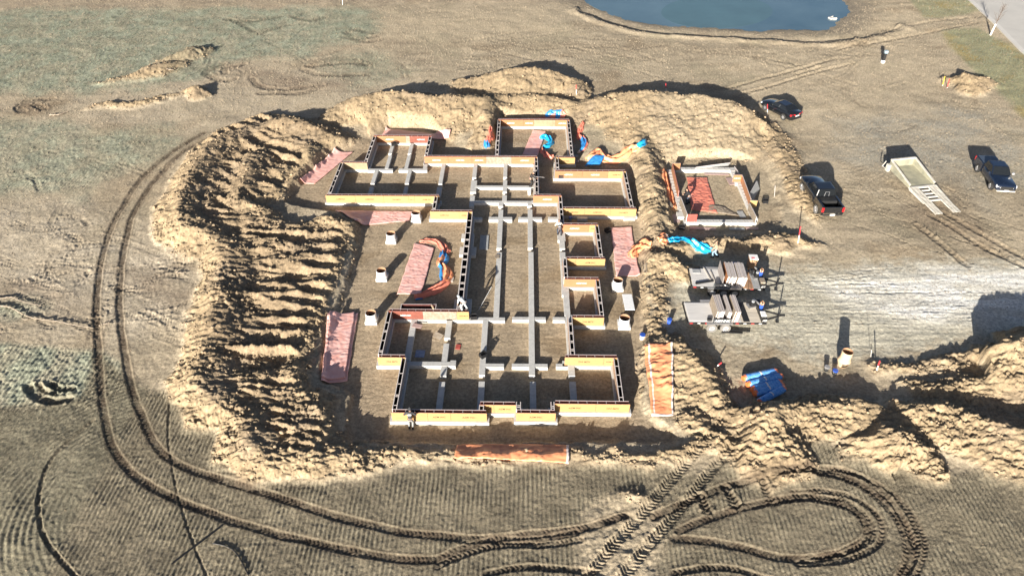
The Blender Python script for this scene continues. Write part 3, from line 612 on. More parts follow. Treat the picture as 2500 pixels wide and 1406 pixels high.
# ------------------------------------------------------------------ wall forms: two rows of panels standing on the footing, tied across a slot
PZ0, PZ1, PT = FT + 0.012, FT + 0.775, 0.055
YS = [('y', 1, 1)]
def seq(*a): return [(a[i], a[i + 1], a[i + 2]) for i in range(0, len(a), 3)]     # face, relative width, lettering (0 none, 1 upright, -1 upside down)
FACES = {'N1': seq('orange', .55, 1, 'white', .07, 0, 'red', .38, 1), 'N14': seq('cream', 1, 0), 'N2': seq('orange', .21, 1, 'orange', .21, 1, 'orange', .125, 1, 'white', .225, 0, 'orange', .23, 1),
         'N3': seq('orange', .36, 1, 'orange', .14, 1, 'cream', .30, 0, 'orange', .20, 1), 'N4': seq('orange', .39, 1, 'orange', .36, 1, 'yellow', .25, 1), 'SX': seq('yellow', 1, 1),
         'S4': seq('yellow', .3, 1, 'yellow', .35, 1, 'yellow', .35, -1), 'C2': seq('orange', 1, 1), 'N5': seq('orange', .76, 1, 'yellow', .24, 1), 'S5': seq('yellow', .24, 1, 'yellow', .76, 1),
         'N6': seq('orange', 1, 1), 'S6': seq('yellow', 1, -1), 'N7': seq('yellow', .74, -1, 'yellow', .26, 1), 'S7': seq('yellow', .55, 1, 'yellow', .45, -1), 'S8': seq('yellow', 1, 1),
         'S9': seq('yellow', .4, 1, 'yellow', .6, 1), 'S10': seq('yellow', .38, 0, 'yellow', .24, 1, 'yellow', .38, 1), 'S11': seq('yellow', 1, -1), 'N11': seq('red', .43, 1, 'white', .42, 0, 'yellow', .15, -1),
         'S13': seq('yellow', .68, 1, 'yellow', .32, 1), 'S14': seq('yellow', .26, 1, 'yellow', .25, 1, 'yellow', .22, -1, 'yellow', .05, 1, 'yellow', .22, 1)}
LABELS = {
 'N1': 'orange and red faced wall form at the back of the north-west room', 'W1': 'weathered wall form on the left of the north-west room, running away from the viewer', 'E1': 'short wall form on the right of the north-west room beside the shaded ground',
 'N2': 'long orange wall form with one scuffed white panel below the back room', 'W2': 'narrow wall form down the left side of the back room', 'N3': 'wall form closing the top of the back room, orange with a cream panel',
 'E3': 'wall form down the right side of the back room beside the heaped red tarp', 'SX': 'short yellow wall form at the foot of the back room on its right', 'W3': 'short wall form linking the back room to the right-hand room',
 'N4': 'orange wall form at the back of the wide right-hand room below the blue tarp', 'E4': 'wall form on the outer right side of the wide right-hand room', 'S4': 'long yellow wall form closing the front of the wide right-hand room',
 'C1': 'wall form beside the worker in black, right of the upper central footings', 'C2': 'short orange wall form at the inner corner left of the wide right-hand room', 'C3': 'wall form running to the worker in the white top at the hall edge',
 'N5': 'orange wall form at the back of the upper small side room', 'E5': 'wall form on the right of the upper small side room', 'S5': 'yellow wall form in front of the upper small side room', 'C5': 'short wall form between the two small side rooms along the hall edge',
 'N6': 'orange wall form at the back of the lower small side room', 'E6': 'wall form on the right of the lower small side room', 'S6': 'half shaded yellow wall form in front of the lower small side room', 'C6': 'wall form below the lower small side room along the hall edge',
 'N7': 'yellow wall form at the back of the front right room', 'E7': 'wall form on the right of the front right room', 'S7': 'long yellow wall form across the front right room', 'J1': 'stub wall form stepping forward at the left end of the front right room wall',
 'S8': 'short yellow wall form standing furthest forward in the middle of the front', 'J2': 'stub wall form stepping back left of the middle front wall', 'S9': 'recessed short yellow wall form in the front between two steps', 'J3': 'stub wall form at the right end of the hooded worker’s front wall',
 'S10': 'long yellow wall form the hooded worker leans over at the front left', 'W10': 'wall form on the left of the front left room', 'S11': 'small yellow wall form at the left step of the front left room', 'W11': 'wall form on the far left beside the lowest left tube base',
 'N11': 'red, scuffed white and yellow wall form below the worker in pale clothes', 'W12': 'long wall form with an open dark slot along the left of the central hall', 'S13': 'yellow wall form at the upper left corner of the central hall', 'W13': 'short wall form stepping between two yellow front walls on the left',
 'S14': 'longest yellow wall form on the left, partly shaded by the spoil', 'W14': 'wall form at the outer left end of the long yellow left wall', 'N14': 'pale weathered wall form at the back of the outer left room'}
tie_me = MB().box(-0.16, 0.16, -0.012, 0.012, -0.012, 0.012).mesh('tie', M['edge_pale'])
FG = 'wall forms standing on the footing'
def wall_form(n):
    x0, x1, y0, y1 = FORMS[n]; EW = (n[0] in 'NS') or n == 'C2'
    root = thing('wall_form', LABELS[n], 'wall form', ((x0 + x1) / 2, (y0 + y1) / 2, FT), group=FG); ox, oy = root.location.x, root.location.y
    if EW:
        L = x1 - x0; fs = FACES[n]; tot = sum(f[1] for f in fs); x = x0
        for k, (face, w, let) in enumerate(fs):
            xe = x + L * w / tot; zz = PZ1 - 0.0021 * (k % 3); g = 0.006
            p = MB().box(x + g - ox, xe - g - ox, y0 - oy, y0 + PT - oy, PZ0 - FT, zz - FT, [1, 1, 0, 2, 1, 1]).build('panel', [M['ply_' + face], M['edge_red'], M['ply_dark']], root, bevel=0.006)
            if let:
                s = 0.20 if face != 'yellow' else 0.20; cx = x + (xe - x) * (0.5 if xe - x > 1.2 else 0.55)
                link('lettering', TXT_D if face == 'yellow' else TXT_W, p, (cx - ox, y0 - 0.004 - oy, (PZ0 + PZ1) / 2 - FT - 0.02), (math.pi / 2, 0 if let > 0 else math.pi, 0), (s * min(1, (xe - x) / 1.1),) * 3)
            x = xe
        npan = max(1, round(L / 2.4)); 
        for k in range(npan):
            a, b = x0 + PT + (L - 2 * PT) * k / npan, x0 + PT + (L - 2 * PT) * (k + 1) / npan
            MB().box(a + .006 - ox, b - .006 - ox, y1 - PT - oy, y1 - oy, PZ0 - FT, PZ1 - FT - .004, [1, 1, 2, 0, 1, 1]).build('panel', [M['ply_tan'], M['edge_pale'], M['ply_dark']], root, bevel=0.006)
        for k in range(int(L / 0.62)):
            link('tie', tie_me, root, (x0 + 0.3 + k * 0.62 + rnd.uniform(-.06, .06) - ox, (y0 + y1) / 2 - oy, PZ1 - FT - 0.02), (0, 0, math.pi / 2))
    else:
        L = y1 - y0; npan = max(1, round(L / 2.4)); inner_l = M['ply_grey'] if n[0] == 'W' else M['ply_tan']
        for k in range(npan):
            a, b = y0 + L * k / npan, y0 + L * (k + 1) / npan; g = .006
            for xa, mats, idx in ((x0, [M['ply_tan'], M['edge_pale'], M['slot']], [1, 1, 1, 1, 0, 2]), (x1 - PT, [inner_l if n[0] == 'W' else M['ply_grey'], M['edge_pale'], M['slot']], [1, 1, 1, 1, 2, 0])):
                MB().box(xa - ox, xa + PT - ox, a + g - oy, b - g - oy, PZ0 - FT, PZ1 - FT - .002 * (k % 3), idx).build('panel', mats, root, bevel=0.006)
        sc = (x1 - x0) / 0.32
        for k in range(max(1, int(L / 0.95))):
            yy = y0 + 0.35 + k * 0.95 + rnd.uniform(-.15, .15)
            for q in ((0,) if rnd.random() < .5 else (-.07, .07)): link('tie', tie_me, root, ((x0 + x1) / 2 - ox, min(yy + q, y1 - .05) - oy, PZ1 - FT - 0.02), scale=(sc, 1, 1))
        # near-black strip along the floor of the slot
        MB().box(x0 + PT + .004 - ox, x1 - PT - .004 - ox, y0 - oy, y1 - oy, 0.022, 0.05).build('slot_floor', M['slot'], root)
    return root
for n in FORMS: wall_form(n)
# the small box-out behind the front left room
r = thing('wall_form', 'low pink topped box-out of single panels behind the red panel form', 'wall form', (-7.8, 39.35, FT), group=FG)
for a in ((-1.4, 1.3, 0.22, 0.275), (-1.4, -1.345, -0.27, 0.215), (1.245, 1.3, -0.27, 0.215)):
    MB().box(*a, 0.012, 0.77, [1, 1, 2, 0, 1, 1] if a[1] - a[0] > 1 else [1, 1, 1, 1, 2, 2]).build('panel', [M['ply_tan'], M['edge_pale'], M['ply_dark']], r, bevel=0.005)

# ------------------------------------------------------------------ water, road
M['water'] = mat('water', (.060, .115, .150), 0.16, rgb2=(.12, .19, .225), scale=0.07, bump=0.02, bscale=1.2)
M['water_in'] = mat('water_in', (.085, .155, .17), 0.2, 0.12, 0.15, bump=0.02, bscale=1.0)
M['road'] = mat('road', (.50, .48, .44), 0.9, 0.07, 0.35, 0.1, 20); M['kerb'] = mat('kerb', (.56, .54, .50), 0.9, 0.06, 1)
def st_(o, label): o['kind'] = 'structure'; o['label'] = label; return o
def sheet_poly(name, pts, z0, z1, m, label): return st_(MB().prism([(p[0], p[1]) for p in pts], z0, z1).build(name, m), label)
sheet_poly('water', [((q[0] - 17) * 1.05 + 17, (q[1] - 112) * 1.06 + 112) for q in P(smooth(pond_pts + pond_pts[:1], 4)[:-1], POND_Z)], -0.9, POND_Z, M['water'], 'blue pond at the top of the photo')
ell = [(1757 + 136 * math.cos(t), 35 + 40 * math.sin(t)) for t in np.linspace(0, 2 * math.pi, 48, endpoint=False)]
sheet_poly('water', P(ell, POND_Z), POND_Z - 0.002, POND_Z + 0.006, M['water_in'], 'greener round patch of water inside the pond')
rp = P(road_px, 0.62); sheet_poly('road', rp, 0.3, 0.62, M['road'], 'pale concrete road in the top right corner')
kp = [Vector((*p, 0)) for p in P([(2240, -110), (2365, -3), (2440, 68), (2505, 135), (2640, 262), (2800, 410)], 0.62)]
kb = MB()
for a, b in zip(kp, kp[1:]):
    d = (b - a).normalized(); s = Vector((-d.y, d.x, 0)) * 0.55
    if s.x > 0: s = -s
    kb.hexa([a + Vector((0, 0, .3)), b + Vector((0, 0, .3)), b + s + Vector((0, 0, .3)), a + s + Vector((0, 0, .3)), a + Vector((0, 0, .70)), b + Vector((0, 0, .70)), b + s + Vector((0, 0, .68)), a + s + Vector((0, 0, .68))])
st_(kb.build('kerb', M['kerb']), 'concrete kerb along the road edge')

# ------------------------------------------------------------------ tarpaulins and insulated blankets
def plastic(name, rgb, rough=0.45, var=0.14, bump=0.15, rgb2=None): return mat(name, rgb, rough, var, 2.2, bump, 5, rgb2=rgb2)
M['tarp_orange'] = plastic('tarp_orange', (.80, .36, .18), rgb2=(.74, .27, .13)); M['tarp_pink'] = plastic('tarp_pink', (.84, .54, .49), 0.42, rgb2=(.76, .38, .31))
M['tarp_blue'] = plastic('tarp_blue', (.04, .24, .56), 0.35); M['tarp_red'] = plastic('tarp_red', (.68, .22, .15)); M['hem'] = mat('hem', (.74, .62, .56), 0.6, 0.05)
M['tarp_cyan'] = plastic('tarp_cyan', (.015, .33, .62), 0.35)
def pn(x, y, s=0): return float(pnoise(np.array([x]), np.array([y]), s)[0])
def cloth(name, grid, mats, midx, label, cat='tarpaulin', thick=0.03, group=None):
    """grid: rows of world points; midx(i, j) gives the material of a cell"""
    n, k = len(grid), len(grid[0]); b = MB(); vs = [p for r in grid for p in r]
    fs = []; ms = []
    for i in range(n - 1):
        for j in range(k - 1): fs.append((i * k + j, i * k + j + 1, (i + 1) * k + j + 1, (i + 1) * k + j)); ms.append(midx(i / (n - 1), j / (k - 1)))
    b.add(vs, fs, ms); o = b.build(name, mats, smooth_=True, fix=False)
    s = o.modifiers.new('thickness', 'SOLIDIFY'); s.thickness = thick; s.offset = 1
    if label: tag(o, label, cat, group)
    return o
def blanket(name, quad, m, label, wr=0.05, lam=0.55, lift=0.05, hem=None, seed=0, cat='blanket', parent=None, group=None, curl=0.0):
    """quad: photo points near-left, near-right, far-right, far-left of a sheet lying on the ground"""
    c = [on(*p) for p in quad]; U = (c[1] - c[0]).length; V = (c[3] - c[0]).length; n = max(10, int(V / 0.085)); k = max(10, int(U / 0.085)); g = []
    cb = (.22, .05)
    for i in range(n + 1):
        v = i / n; row = []
        for j in range(k + 1):
            u = j / k; p = c[0] * (1 - u) * (1 - v) + c[1] * u * (1 - v) + c[2] * u * v + c[3] * (1 - u) * v
            e = 1 - min(u, 1 - u, v, 1 - v) * 8; ed = max(0, e)
            x = p.x + 0.05 * pn(p.x * 1.1, p.y * 1.1, 3 + seed); y = p.y + 0.05 * pn(p.x * 1.1, p.y * 1.1, 5 + seed)
            w = max(0, 1 - abs(pn(p.x / lam + seed, p.y / (lam * 0.45) + .5 * pn(p.x, p.y, 8), 9)) * 2.2) ** 2 + 0.7 * max(0, 1 - abs(pn(p.x / (lam * .5) - .6 * p.y, p.y / (lam * .35) + seed, 10)) * 2.2) ** 2
            w2 = 0.5 * pn(p.x / 1.3, p.y / 1.3, 13 + seed)
            z = max(gz(p.x, p.y), gz(p.x + .2, p.y), gz(p.x, p.y + .2), gz(p.x - .2, p.y)) + lift + 0.38 * (wr * w + wr * 0.9 * w2 + wr * 0.3 * pn(p.x / .2, p.y / .2, 21)) * (1 - 0.6 * ed) + curl * ed * max(0, pn(p.x * .9, p.y * .9, 31))
            row.append((x, y, z))
        g.append(row)
    def mi(v, u): return 1 if hem and (abs(u - hem[0]) < .010 or abs(u - hem[1]) < .010 or (len(hem) > 2 and v < .02)) else 0
    return cloth(name, g, [m, M['hem']], mi, label, cat, group=group)
def ribbon(name, path, width, mats, secs, label, h=0.28, seed=0, twist=0.0):
    """a bunched-up tarpaulin lying along a path; secs: list of (until, material index)"""
    pts = [on(*p[:2]) for p in smooth([(p[0], p[1]) for p in path], 7)]; n = len(pts); k = 16; g = []
    for i, p in enumerate(pts):
        d = (pts[min(i + 1, n - 1)] - pts[max(i - 1, 0)]); d.z = 0; d.normalize(); s = Vector((-d.y, d.x, 0)); v = i / (n - 1); row = []
        ww = width * (0.8 + 0.35 * pn(v * 5, seed, 41)) * (0.55 + 0.45 * min(1, 6 * v, 6 * (1 - v)))
        for j in range(k + 1):
            u = j / k * 2 - 1; q = p + s * (u * ww / 2 + twist * math.sin(v * 9) * .1)
            fold = h * (1 - u * u) * (0.55 + 0.45 * math.sin(u * 7 + v * 13 + seed)) + 0.09 * pn(q.x * 2.6, q.y * 2.6, 51 + seed) + 0.04 * pn(q.x * 6, q.y * 6, 52)
            row.append((q.x, q.y, max(gz(q.x, q.y), gz(q.x + .15, q.y)) + 0.04 + max(0, fold)))
        g.append(row)
    def mi(v, u):
        for lim, m in secs:
            if v <= lim: return m if not isinstance(m, tuple) else (m[0] if u < m[2] else m[1])
        return 0
    return cloth(name, g, mats, mi, label)
O, B_, R_, PK = M['tarp_orange'], M['tarp_blue'], M['tarp_red'], M['tarp_pink']
blanket('insulated_blanket', [(737, 439), (771, 446), (865, 369), (821, 360)], PK, 'pink blanket lying diagonally beside the left end of the foundation', 0.07, seed=1)
blanket('insulated_blanket', [(936, 329), (1101, 338), (1105, 318), (946, 310)], PK, 'flat blanket in shade behind the north-west room', 0.03, seed=2)
blanket('insulated_blanket', [(1231, 293), (1360, 293), (1360, 283), (1240, 283)], R_, 'narrow red blanket along the back of the back room', 0.05, seed=3)
ribbon('tarpaulin', [(1335, 290), (1350, 284), (1368, 284), (1384, 288)], 0.9, [B_, R_], [(.75, 0), (1, 1)], 'bunched blue tarp with a red end behind the back room wall', seed=3)
ribbon('tarpaulin', [(1202, 313), (1204, 327), (1196, 342), (1192, 352), (1194, 362)], 0.85, [R_, B_], [(.66, 0), (1, 1)], 'red tarp with a blue lower end heaped left of the back room', 0.4, seed=4)
blanket('insulated_blanket', [(1278, 381), (1316, 382), (1337, 323), (1305, 320)], PK, 'pink blanket lying flat inside the back room', 0.06, seed=5)
ribbon('tarpaulin', [(1322, 342), (1338, 338), (1349, 350), (1340, 360), (1330, 364)], 0.85, [M['tarp_cyan']], [(1, 0)], 'crumpled blue tarp standing up inside the back room', 0.45, seed=6)
ribbon('tarpaulin', [(1326, 366), (1333, 378), (1345, 385), (1354, 388)], 0.9, [R_], [(1, 0)], 'dull red tarp end between the two back rooms', 0.35, seed=7)
ribbon('tarpaulin', [(1428, 302), (1421, 318), (1416, 335), (1423, 342), (1430, 352), (1426, 368), (1415, 377)], 0.85, [R_, B_, M['hem']], [(.50, 0), (.95, (1, 0, .7)), (1, 2)], 'red and blue tarp strewn along the right of the back room', 0.3, seed=8)
ribbon('tarpaulin', [(1434, 396), (1452, 384), (1464, 374), (1474, 386), (1492, 396), (1515, 391), (1536, 374), (1556, 366), (1578, 350)], 1.5, [O, M['tarp_cyan']], [(.86, 0), (1, 1)], 'long orange tarp twisted up the bank with a blue far end', 0.42, seed=9)
blanket('tarpaulin', [(1430, 414), (1466, 413), (1481, 388), (1452, 388)], B_, 'blue tarp piece folded over the orange one above the right-hand room', 0.12, seed=10, cat='tarpaulin', lift=0.28)
blanket('insulated_blanket', [(868, 537), (1001, 538), (1011, 516), (820, 511)], PK, 'pink blanket along the longest yellow wall, its left end under spoil', 0.08, seed=11)
blanket('insulated_blanket', [(969, 717), (1028, 717), (1061, 605), (1014, 592)], PK, 'long pink blanket left of the central hall', 0.08, seed=12)
ribbon('tarpaulin', [(1026, 590), (1048, 587), (1070, 590), (1088, 608), (1092, 618)], 0.95, [R_], [(1, 0)], 'red tarp flap across the top of the long pink blanket', 0.2, seed=13)
ribbon('tarpaulin', [(1082, 616), (1084, 630), (1078, 645), (1086, 655), (1090, 672), (1086, 690), (1064, 706), (1040, 718), (1012, 728)], 1.15, [O, B_, R_], [(.10, 1), (.26, (0, 1, .6)), (.40, (1, 0, .35)), (.60, (1, 0, .25)), (.92, 2), (1, (2, 1, .8))], 'orange tarp with blue patches curling beside the long pink blanket', 0.38, seed=14)
for k, (q, w) in enumerate((([(782, 927), (845, 928), (874, 762), (800, 763)], .05), ([(783, 921), (840, 922), (867, 760), (806, 760)], .09))):
    o = blanket('insulated_blanket', q, PK, 'folded stack of pink blankets by the left bank, ' + ('lower one peeking out at the edges' if k == 0 else 'upper creased one'), w, 0.8, 0.05 + 0.09 * k, seed=15 + k)
blanket('insulated_blanket', [(1106, 1121), (1383, 1137), (1387, 1090), (1112, 1086)], O, 'orange blanket draped over the low bank at the front', 0.09, 0.8, 0.10, seed=17, hem=(.985, 5))
blanket('insulated_blanket', [(1586, 1027), (1640, 1022), (1640, 843), (1570, 851)], O, 'orange blanket with white hem lines on the right bank', 0.10, 0.6, 0.07, seed=18, hem=(.13, .94, 1))
blanket('insulated_blanket', [(1504, 679), (1562, 678), (1543, 558), (1493, 560)], PK, 'pink blanket right of the two small side rooms', 0.09, 0.6, seed=19, hem=(.06, .97))
ribbon('tarpaulin', [(1540, 634), (1550, 618), (1566, 606), (1590, 606)], 1.3, [O], [(1, 0)], 'pale orange tarp heaped on the side of the pink blanket', 0.45, seed=20)
blanket('tarpaulin', [(1690, 518), (1752, 527), (1728, 440), (1679, 439)], R_, 'creased red tarp inside the small outbuilding foundation', 0.14, 0.8, seed=21, cat='tarpaulin')
ribbon('tarpaulin', [(1624, 420), (1628, 440), (1636, 470), (1643, 495), (1648, 515)], 0.95, [M['tarp_orange']], [(1, 0)], 'bright orange tarp rolled along the outside of the small outbuilding', 0.35, seed=22)
ribbon('tarpaulin', [(1612, 598), (1620, 590), (1632, 584)], 1.1, [O, M['hem']], [(.8, 0), (1, 1)], 'small orange tarp end lying left of the long blue tarp', 0.3, seed=23)
ribbon('tarpaulin', [(1632, 594), (1655, 590), (1680, 592), (1698, 602), (1716, 610), (1738, 618)], 1.15, [M['tarp_cyan'], M['hem']], [(1, 0)], 'long bright blue tarp being dragged by a worker', 0.3, seed=24)
blanket('insulated_blanket', [(1727, 521), (1806, 535), (1770, 512), (1735, 505)], M['ply_white'], 'grey sheet lying at the front inside the small outbuilding', 0.1, 0.8, seed=25, cat='sheet')

# rolls of blue tarpaulin in clear wrap
M['wrap_blue'] = mat('wrap_blue', (.035, .20, .62), 0.25, rgb2=(.20, .45, .80), scale=7, bump=0.3, bscale=9); M['wrap_end'] = mat('wrap_end', (.80, .20, .06), 0.35, 0.15, 8); M['strap'] = mat('strap', (.72, .70, .64), 0.5, 0.1)  # paler blue blotches in wrap_blue paint highlights into the wrap colour
for k, (a, b) in enumerate((((1812, 935), (1890, 919)), ((1822, 950), (1902, 930)), ((1832, 962), (1900, 945)), ((1838, 972), (1905, 953)), ((1850, 985), (1908, 962)))):
    A_, B2 = on(*a), on(*b); z = gz((A_.x + B2.x) / 2, (A_.y + B2.y) / 2) + 0.24; A_.z = z; B2.z = z
    r = thing('tarp_roll', 'wrapped blue tarp roll, ' + ('furthest', 'second furthest', 'middle', 'second nearest', 'nearest')[k] + ' in the heap of five', 'roll', (A_ + B2) / 2, math.atan2(B2.y - A_.y, B2.x - A_.x), 'rolls of blue tarp by the gravel'); L = (B2 - A_).length / 2
    prof = [(-L, .15), (-L + .05, .22), (-L + .25, .24), (-.1, .235), (.1, .235), (L - .25, .24), (L - .05, .22), (L, .15)]
    bm_ = MB(); sec = []
    for x, rr in prof: sec.append([(x, rr * 1.15 * math.cos(t) * (1 + .05 * math.sin(3 * t + x * 5)), rr * math.sin(t)) for t in np.linspace(0, 2 * math.pi, 14, endpoint=False)])
    bm_.loft(sec).build('wrap', M['wrap_blue'], r, smooth_=True)
    for s in (-1, 1): MB().cyl((s * (L - .12), 0, 0), (s * (L + .10), 0, 0), .25, .17, 12).build('rolled_end', M['wrap_end'], r, smooth_=False)
    MB().cyl((-.05, 0, 0), (.05, 0, 0), .255, .255, 14).build('strap', M['strap'], r)

# ------------------------------------------------------------------ round column forms on square bases
M['tube_w'] = mat('tube_w', (.78, .77, .75), 0.6, 0.05, 4); M['tube_in'] = mat('tube_in', (.36, .20, .11), 0.8, 0.15, 6); M['tube_tan'] = mat('tube_tan', (.62, .44, .28), 0.75, 0.1, 4); M['dark_in'] = mat('dark_in', (.03, .02, .016), 0.9, 0.2)
def pile(px, py, label):
    p = at(px, py, 0.0); p.y += 0.465; z = gz(p.x, p.y)
    r = thing('column_form', label, 'column form', (p.x, p.y, z), group='white tubes on square bases')
    MB().prism([(-.46, -.46), (.46, -.46), (.46, .46), (-.46, .46)], 0, 0.30).build('base', M['concrete'], r, bevel=0.015)
    MB().lathe([(.43, .30), (.40, .42), (.40, .88), (.385, .885), (.375, .88), (.375, .34), (0.001, .33)], 28, [0, 0, 0, 1, 2, 2, ]).build('tube', [M['tube_w'], M['tube_tan'], M['tube_in']], r, smooth_=False)
    MB().box(-.18, -.16, -.18, .18, .35, .60).box(.16, .18, -.18, .18, .35, .60).box(-.159, .159, .16, .18, .35, .6).build('rebar_cage', M['dark_in'], r)
for a in ((1017.5, 543.5, 'white column tube at the right end of the pink blanket by the longest yellow wall'), (955.6, 594.8, 'white column tube second from the top on the left side'), (931.5, 685.9, 'white column tube third from the top on the left side'),
          (905, 791, 'white column tube nearest the front left room on the left side'), (1507.7, 715.6, 'white column tube below the pink blanket on the right side'), (1523, 810, 'white column tube just below the white table')): pile(*a)
p = on(2057.5, 907); r = thing('footing_form', 'tan tube on a flared open base standing beside the gravel', 'column form', (p.x, p.y + .3, p.z))
MB().lathe([(.36, .72), (.36, 1.36), (.345, 1.365), (.335, 1.36), (.335, .73)], 26, [0, 0, 1, 1]).build('tube', [M['tube_tan'], M['tube_in']], r)
MB().lathe([(.28, 0), (.30, .04), (.45, .50), (.37, .73), (.35, .73), (.42, .50), (.27, .05)], 26, [0, 0, 0, 0, 1, 1], skip=lambda i, k: i in (1, 4, 5) and (k in (17, 18, 19, 20, 21, 22) or k in (4, 5, 6, 7, 8, 9))).build('flared_base', [M['tube_tan'], M['tube_in']], r)

# ------------------------------------------------------------------ loose boards, crates, tools
def board(px, py, L, W, rot, m, label, h=0.03, z=None, name='board', tilt=0.0, cat='board', group=None, dz=0.02):
    p = on(px, py) if z is None else at(px, py, z); b = MB().box(-L / 2, L / 2, -W / 2, W / 2, 0, h)
    o = b.build(name, m, loc=(p.x, p.y, (gz(p.x, p.y) if z is None else z) + dz), rotz=rot, bevel=0.006); o.rotation_euler = (tilt, 0, rot); return tag(o, label, cat, group)
M['board_pink'] = mat('board_pink', (.42, .30, .27), 0.7, 0.15); M['board_blue'] = mat('board_blue', (.34, .38, .46), 0.5, rgb2=(.16, .20, .32), scale=5); M['board_red'] = mat('board_red', (.40, .08, .06), 0.6, 0.25, 3); M['board_grey'] = mat('board_grey', (.42, .42, .41), 0.8, rgb2=(.26, .27, .27), scale=6, detail=8)
M['wood_old'] = mat('wood_old', (.46, .42, .37), 0.85, 0.18, 4, 0.2, 12, stretch=(.4, 5, 1)); M['wood_new'] = mat('wood_new', (.66, .50, .33), 0.75, 0.15, 4); M['wood_brown'] = mat('wood_brown', (.40, .24, .14), 0.8, 0.15, 4)
board(1183, 592, .75, 2.1, 0.0, M['board_grey'], 'grey cement spattered sheet lying in the shaded side of the central hall', 0.04)
board(1018, 794, .75, .42, -.25, M['board_pink'], 'pinkish board lying across the top of a footing in the front left room', z=FT + .03, h=.03)
board(1069, 821, .72, .5, -.55, M['ply_white'], 'white board tipped on the sunlit soil of the front left room', tilt=.25, dz=.12)
board(1024, 862, .68, .72, -.03, M['board_blue'], 'bluish board lying in the shadow of the front left room')
board(1117, 846, .36, .50, -.1, M['board_red'], 'small dark red board lying between footings of the front left room')
board(1407, 384, .62, .34, 0.02, M['board_grey'], 'grey pad at the foot of the red and blue tarp, further one', h=.10, group='grey pads'); board(1408, 397, .66, .40, .03, M['board_pink'], 'grey pad at the foot of the red and blue tarp, nearer one', h=.08, group='grey pads')
board(1717, 563, 2.3, .36, -.08, M['board_pink'], 'long board lying left of centre in front of the small outbuilding', z=None); board(1800, 565, 1.35, .36, -.03, M['board_grey'], 'greenish grey board lying in front of the small outbuilding'); board(1837, 564, 1.1, .36, -.03, M['board_pink'], 'pinkish board at the right end in front of the small outbuilding')
board(1650, 538, .6, 1.3, .12, M['board_pink'], 'pinkish board lying left of the small outbuilding corner'); board(1634, 500, .5, 1.5, .18, M['ply_white'], 'pale board under the bright orange tarp beside the small outbuilding')
board(1812, 530, .55, 1.1, .1, M['board_grey'], 'greenish board inside the front right corner of the small outbuilding', z=.2); board(1786, 449, .6, 1.3, .1, M['board_pink'], 'pinkish board along the right inside the small outbuilding', z=.2); board(1752, 431, 2.4, .35, -.04, M['board_pink'], 'pinkish board along the back inside the small outbuilding', z=.2)
board(1215, 626, .38, .55, 0, M['ply_white'], 'small white pad lying on the left central footing', z=FT + .02, h=.02)
board(1100, 682, .5, .55, -.1, M['wood_old'], 'small slatted pallet piece right of the curling orange tarp', h=.07)
for k, (a, b) in enumerate((((1564, 648), (1562, 671)), ((1569, 643), (1573, 663)), ((1576, 650), (1572, 669)), ((1579, 648), (1578, 671)))):
    A_, B2 = on(*a), on(*b); tag(MB().bar(A_ + Vector((0, 0, .05 + .02 * k)), B2 + Vector((0, 0, .05 + .02 * k)), .09, .04).build('timber_offcut', M['ply_white']), 'pale timber offcut in the small scatter right of the pink blanket', 'timber', 'timber offcuts by the pink blanket')
for a, b, lb in (((1750, 810), (1829, 817), 'longer dark steel bar on the gravel in front of the trailers'), ((1760, 818), (1811, 821), 'shorter dark steel bar on the gravel in front of the trailers')):
    A_, B2 = on(*a), on(*b); tag(MB().bar(A_ + Vector((0, 0, .10)), B2 + Vector((0, 0, .10)), .09, .09).build('steel_bar', M['black']), lb, 'bar')
A_, B2 = at(1168, 756, .03), at(1200, 700, .75); tag(MB().tube([A_, A_.lerp(B2, .5), B2], .014).build('grading_rod', M['white']), 'thin pale rod leaning against the left central footing', 'rod')
for a, b, lb in (((1120, 741), (1055, 753), 'loose pale batten lying across the pink topped box-out'),):
    tag(MB().bar(at(1053, 743, 1.08), at(1058, 752, 1.08), .09, .05).build('batten', M['wood_new']), lb, 'timber')
tag(MB().bar(on(413, 1369) + Vector((0, 0, .06)), on(533, 1280) + Vector((0, 0, .06)), .07).build('pipe', M['black']), 'straight black pipe lying on the stubble at the bottom left', 'pipe')
tag(MB().tube([on(*q) + Vector((0, 0, .05)) for i, q in enumerate(smooth([(514, 1319), (545, 1326), (568, 1340), (584, 1365), (600, 1397)], 5))], .035).build('hose', M['black']), 'curved dark hose lying on the stubble at the bottom left', 'hose')
def crate(px, py, label, s=(.5, .4, .32), rot=0.3, z=None, m=None, name='crate'):
    p = on(px, py) if z is None else at(px, py, z); r = thing(name, label, 'crate', (p.x, p.y, gz(p.x, p.y) if z is None else z), rot); a, b, h = s[0] / 2, s[1] / 2, s[2]; m = m or M['black']
    MB().box(-a, a, -b, b, 0.004, .03).build('bottom', m, r)
    for q in ((-a, a, -b, -b + .03), (-a, a, b - .03, b), (-a, -a + .03, -b + .031, b - .031), (a - .03, a, -b + .031, b - .031)):
        w = MB()
        for zz in (.031, .031 + (h - .03) * .36, .031 + (h - .03) * .72): w.box(*q, zz, zz + (h - .03) * .27)
        w.build('side', m, r)
    MB().tube([(-a, 0, h), (-a * .8, 0, h + .10), (a * .8, 0, h + .10), (a, 0, h)], .015).build('handle', m, r); return r
crate(965, 352, 'black crate on the first footing of the north-west room', z=FT); crate(1485, 568, 'black crate on shaded soil right of the upper small side room', rot=.6); crate(1156, 776, 'black crate on the footing beside the red and yellow form', z=FT, rot=.1)
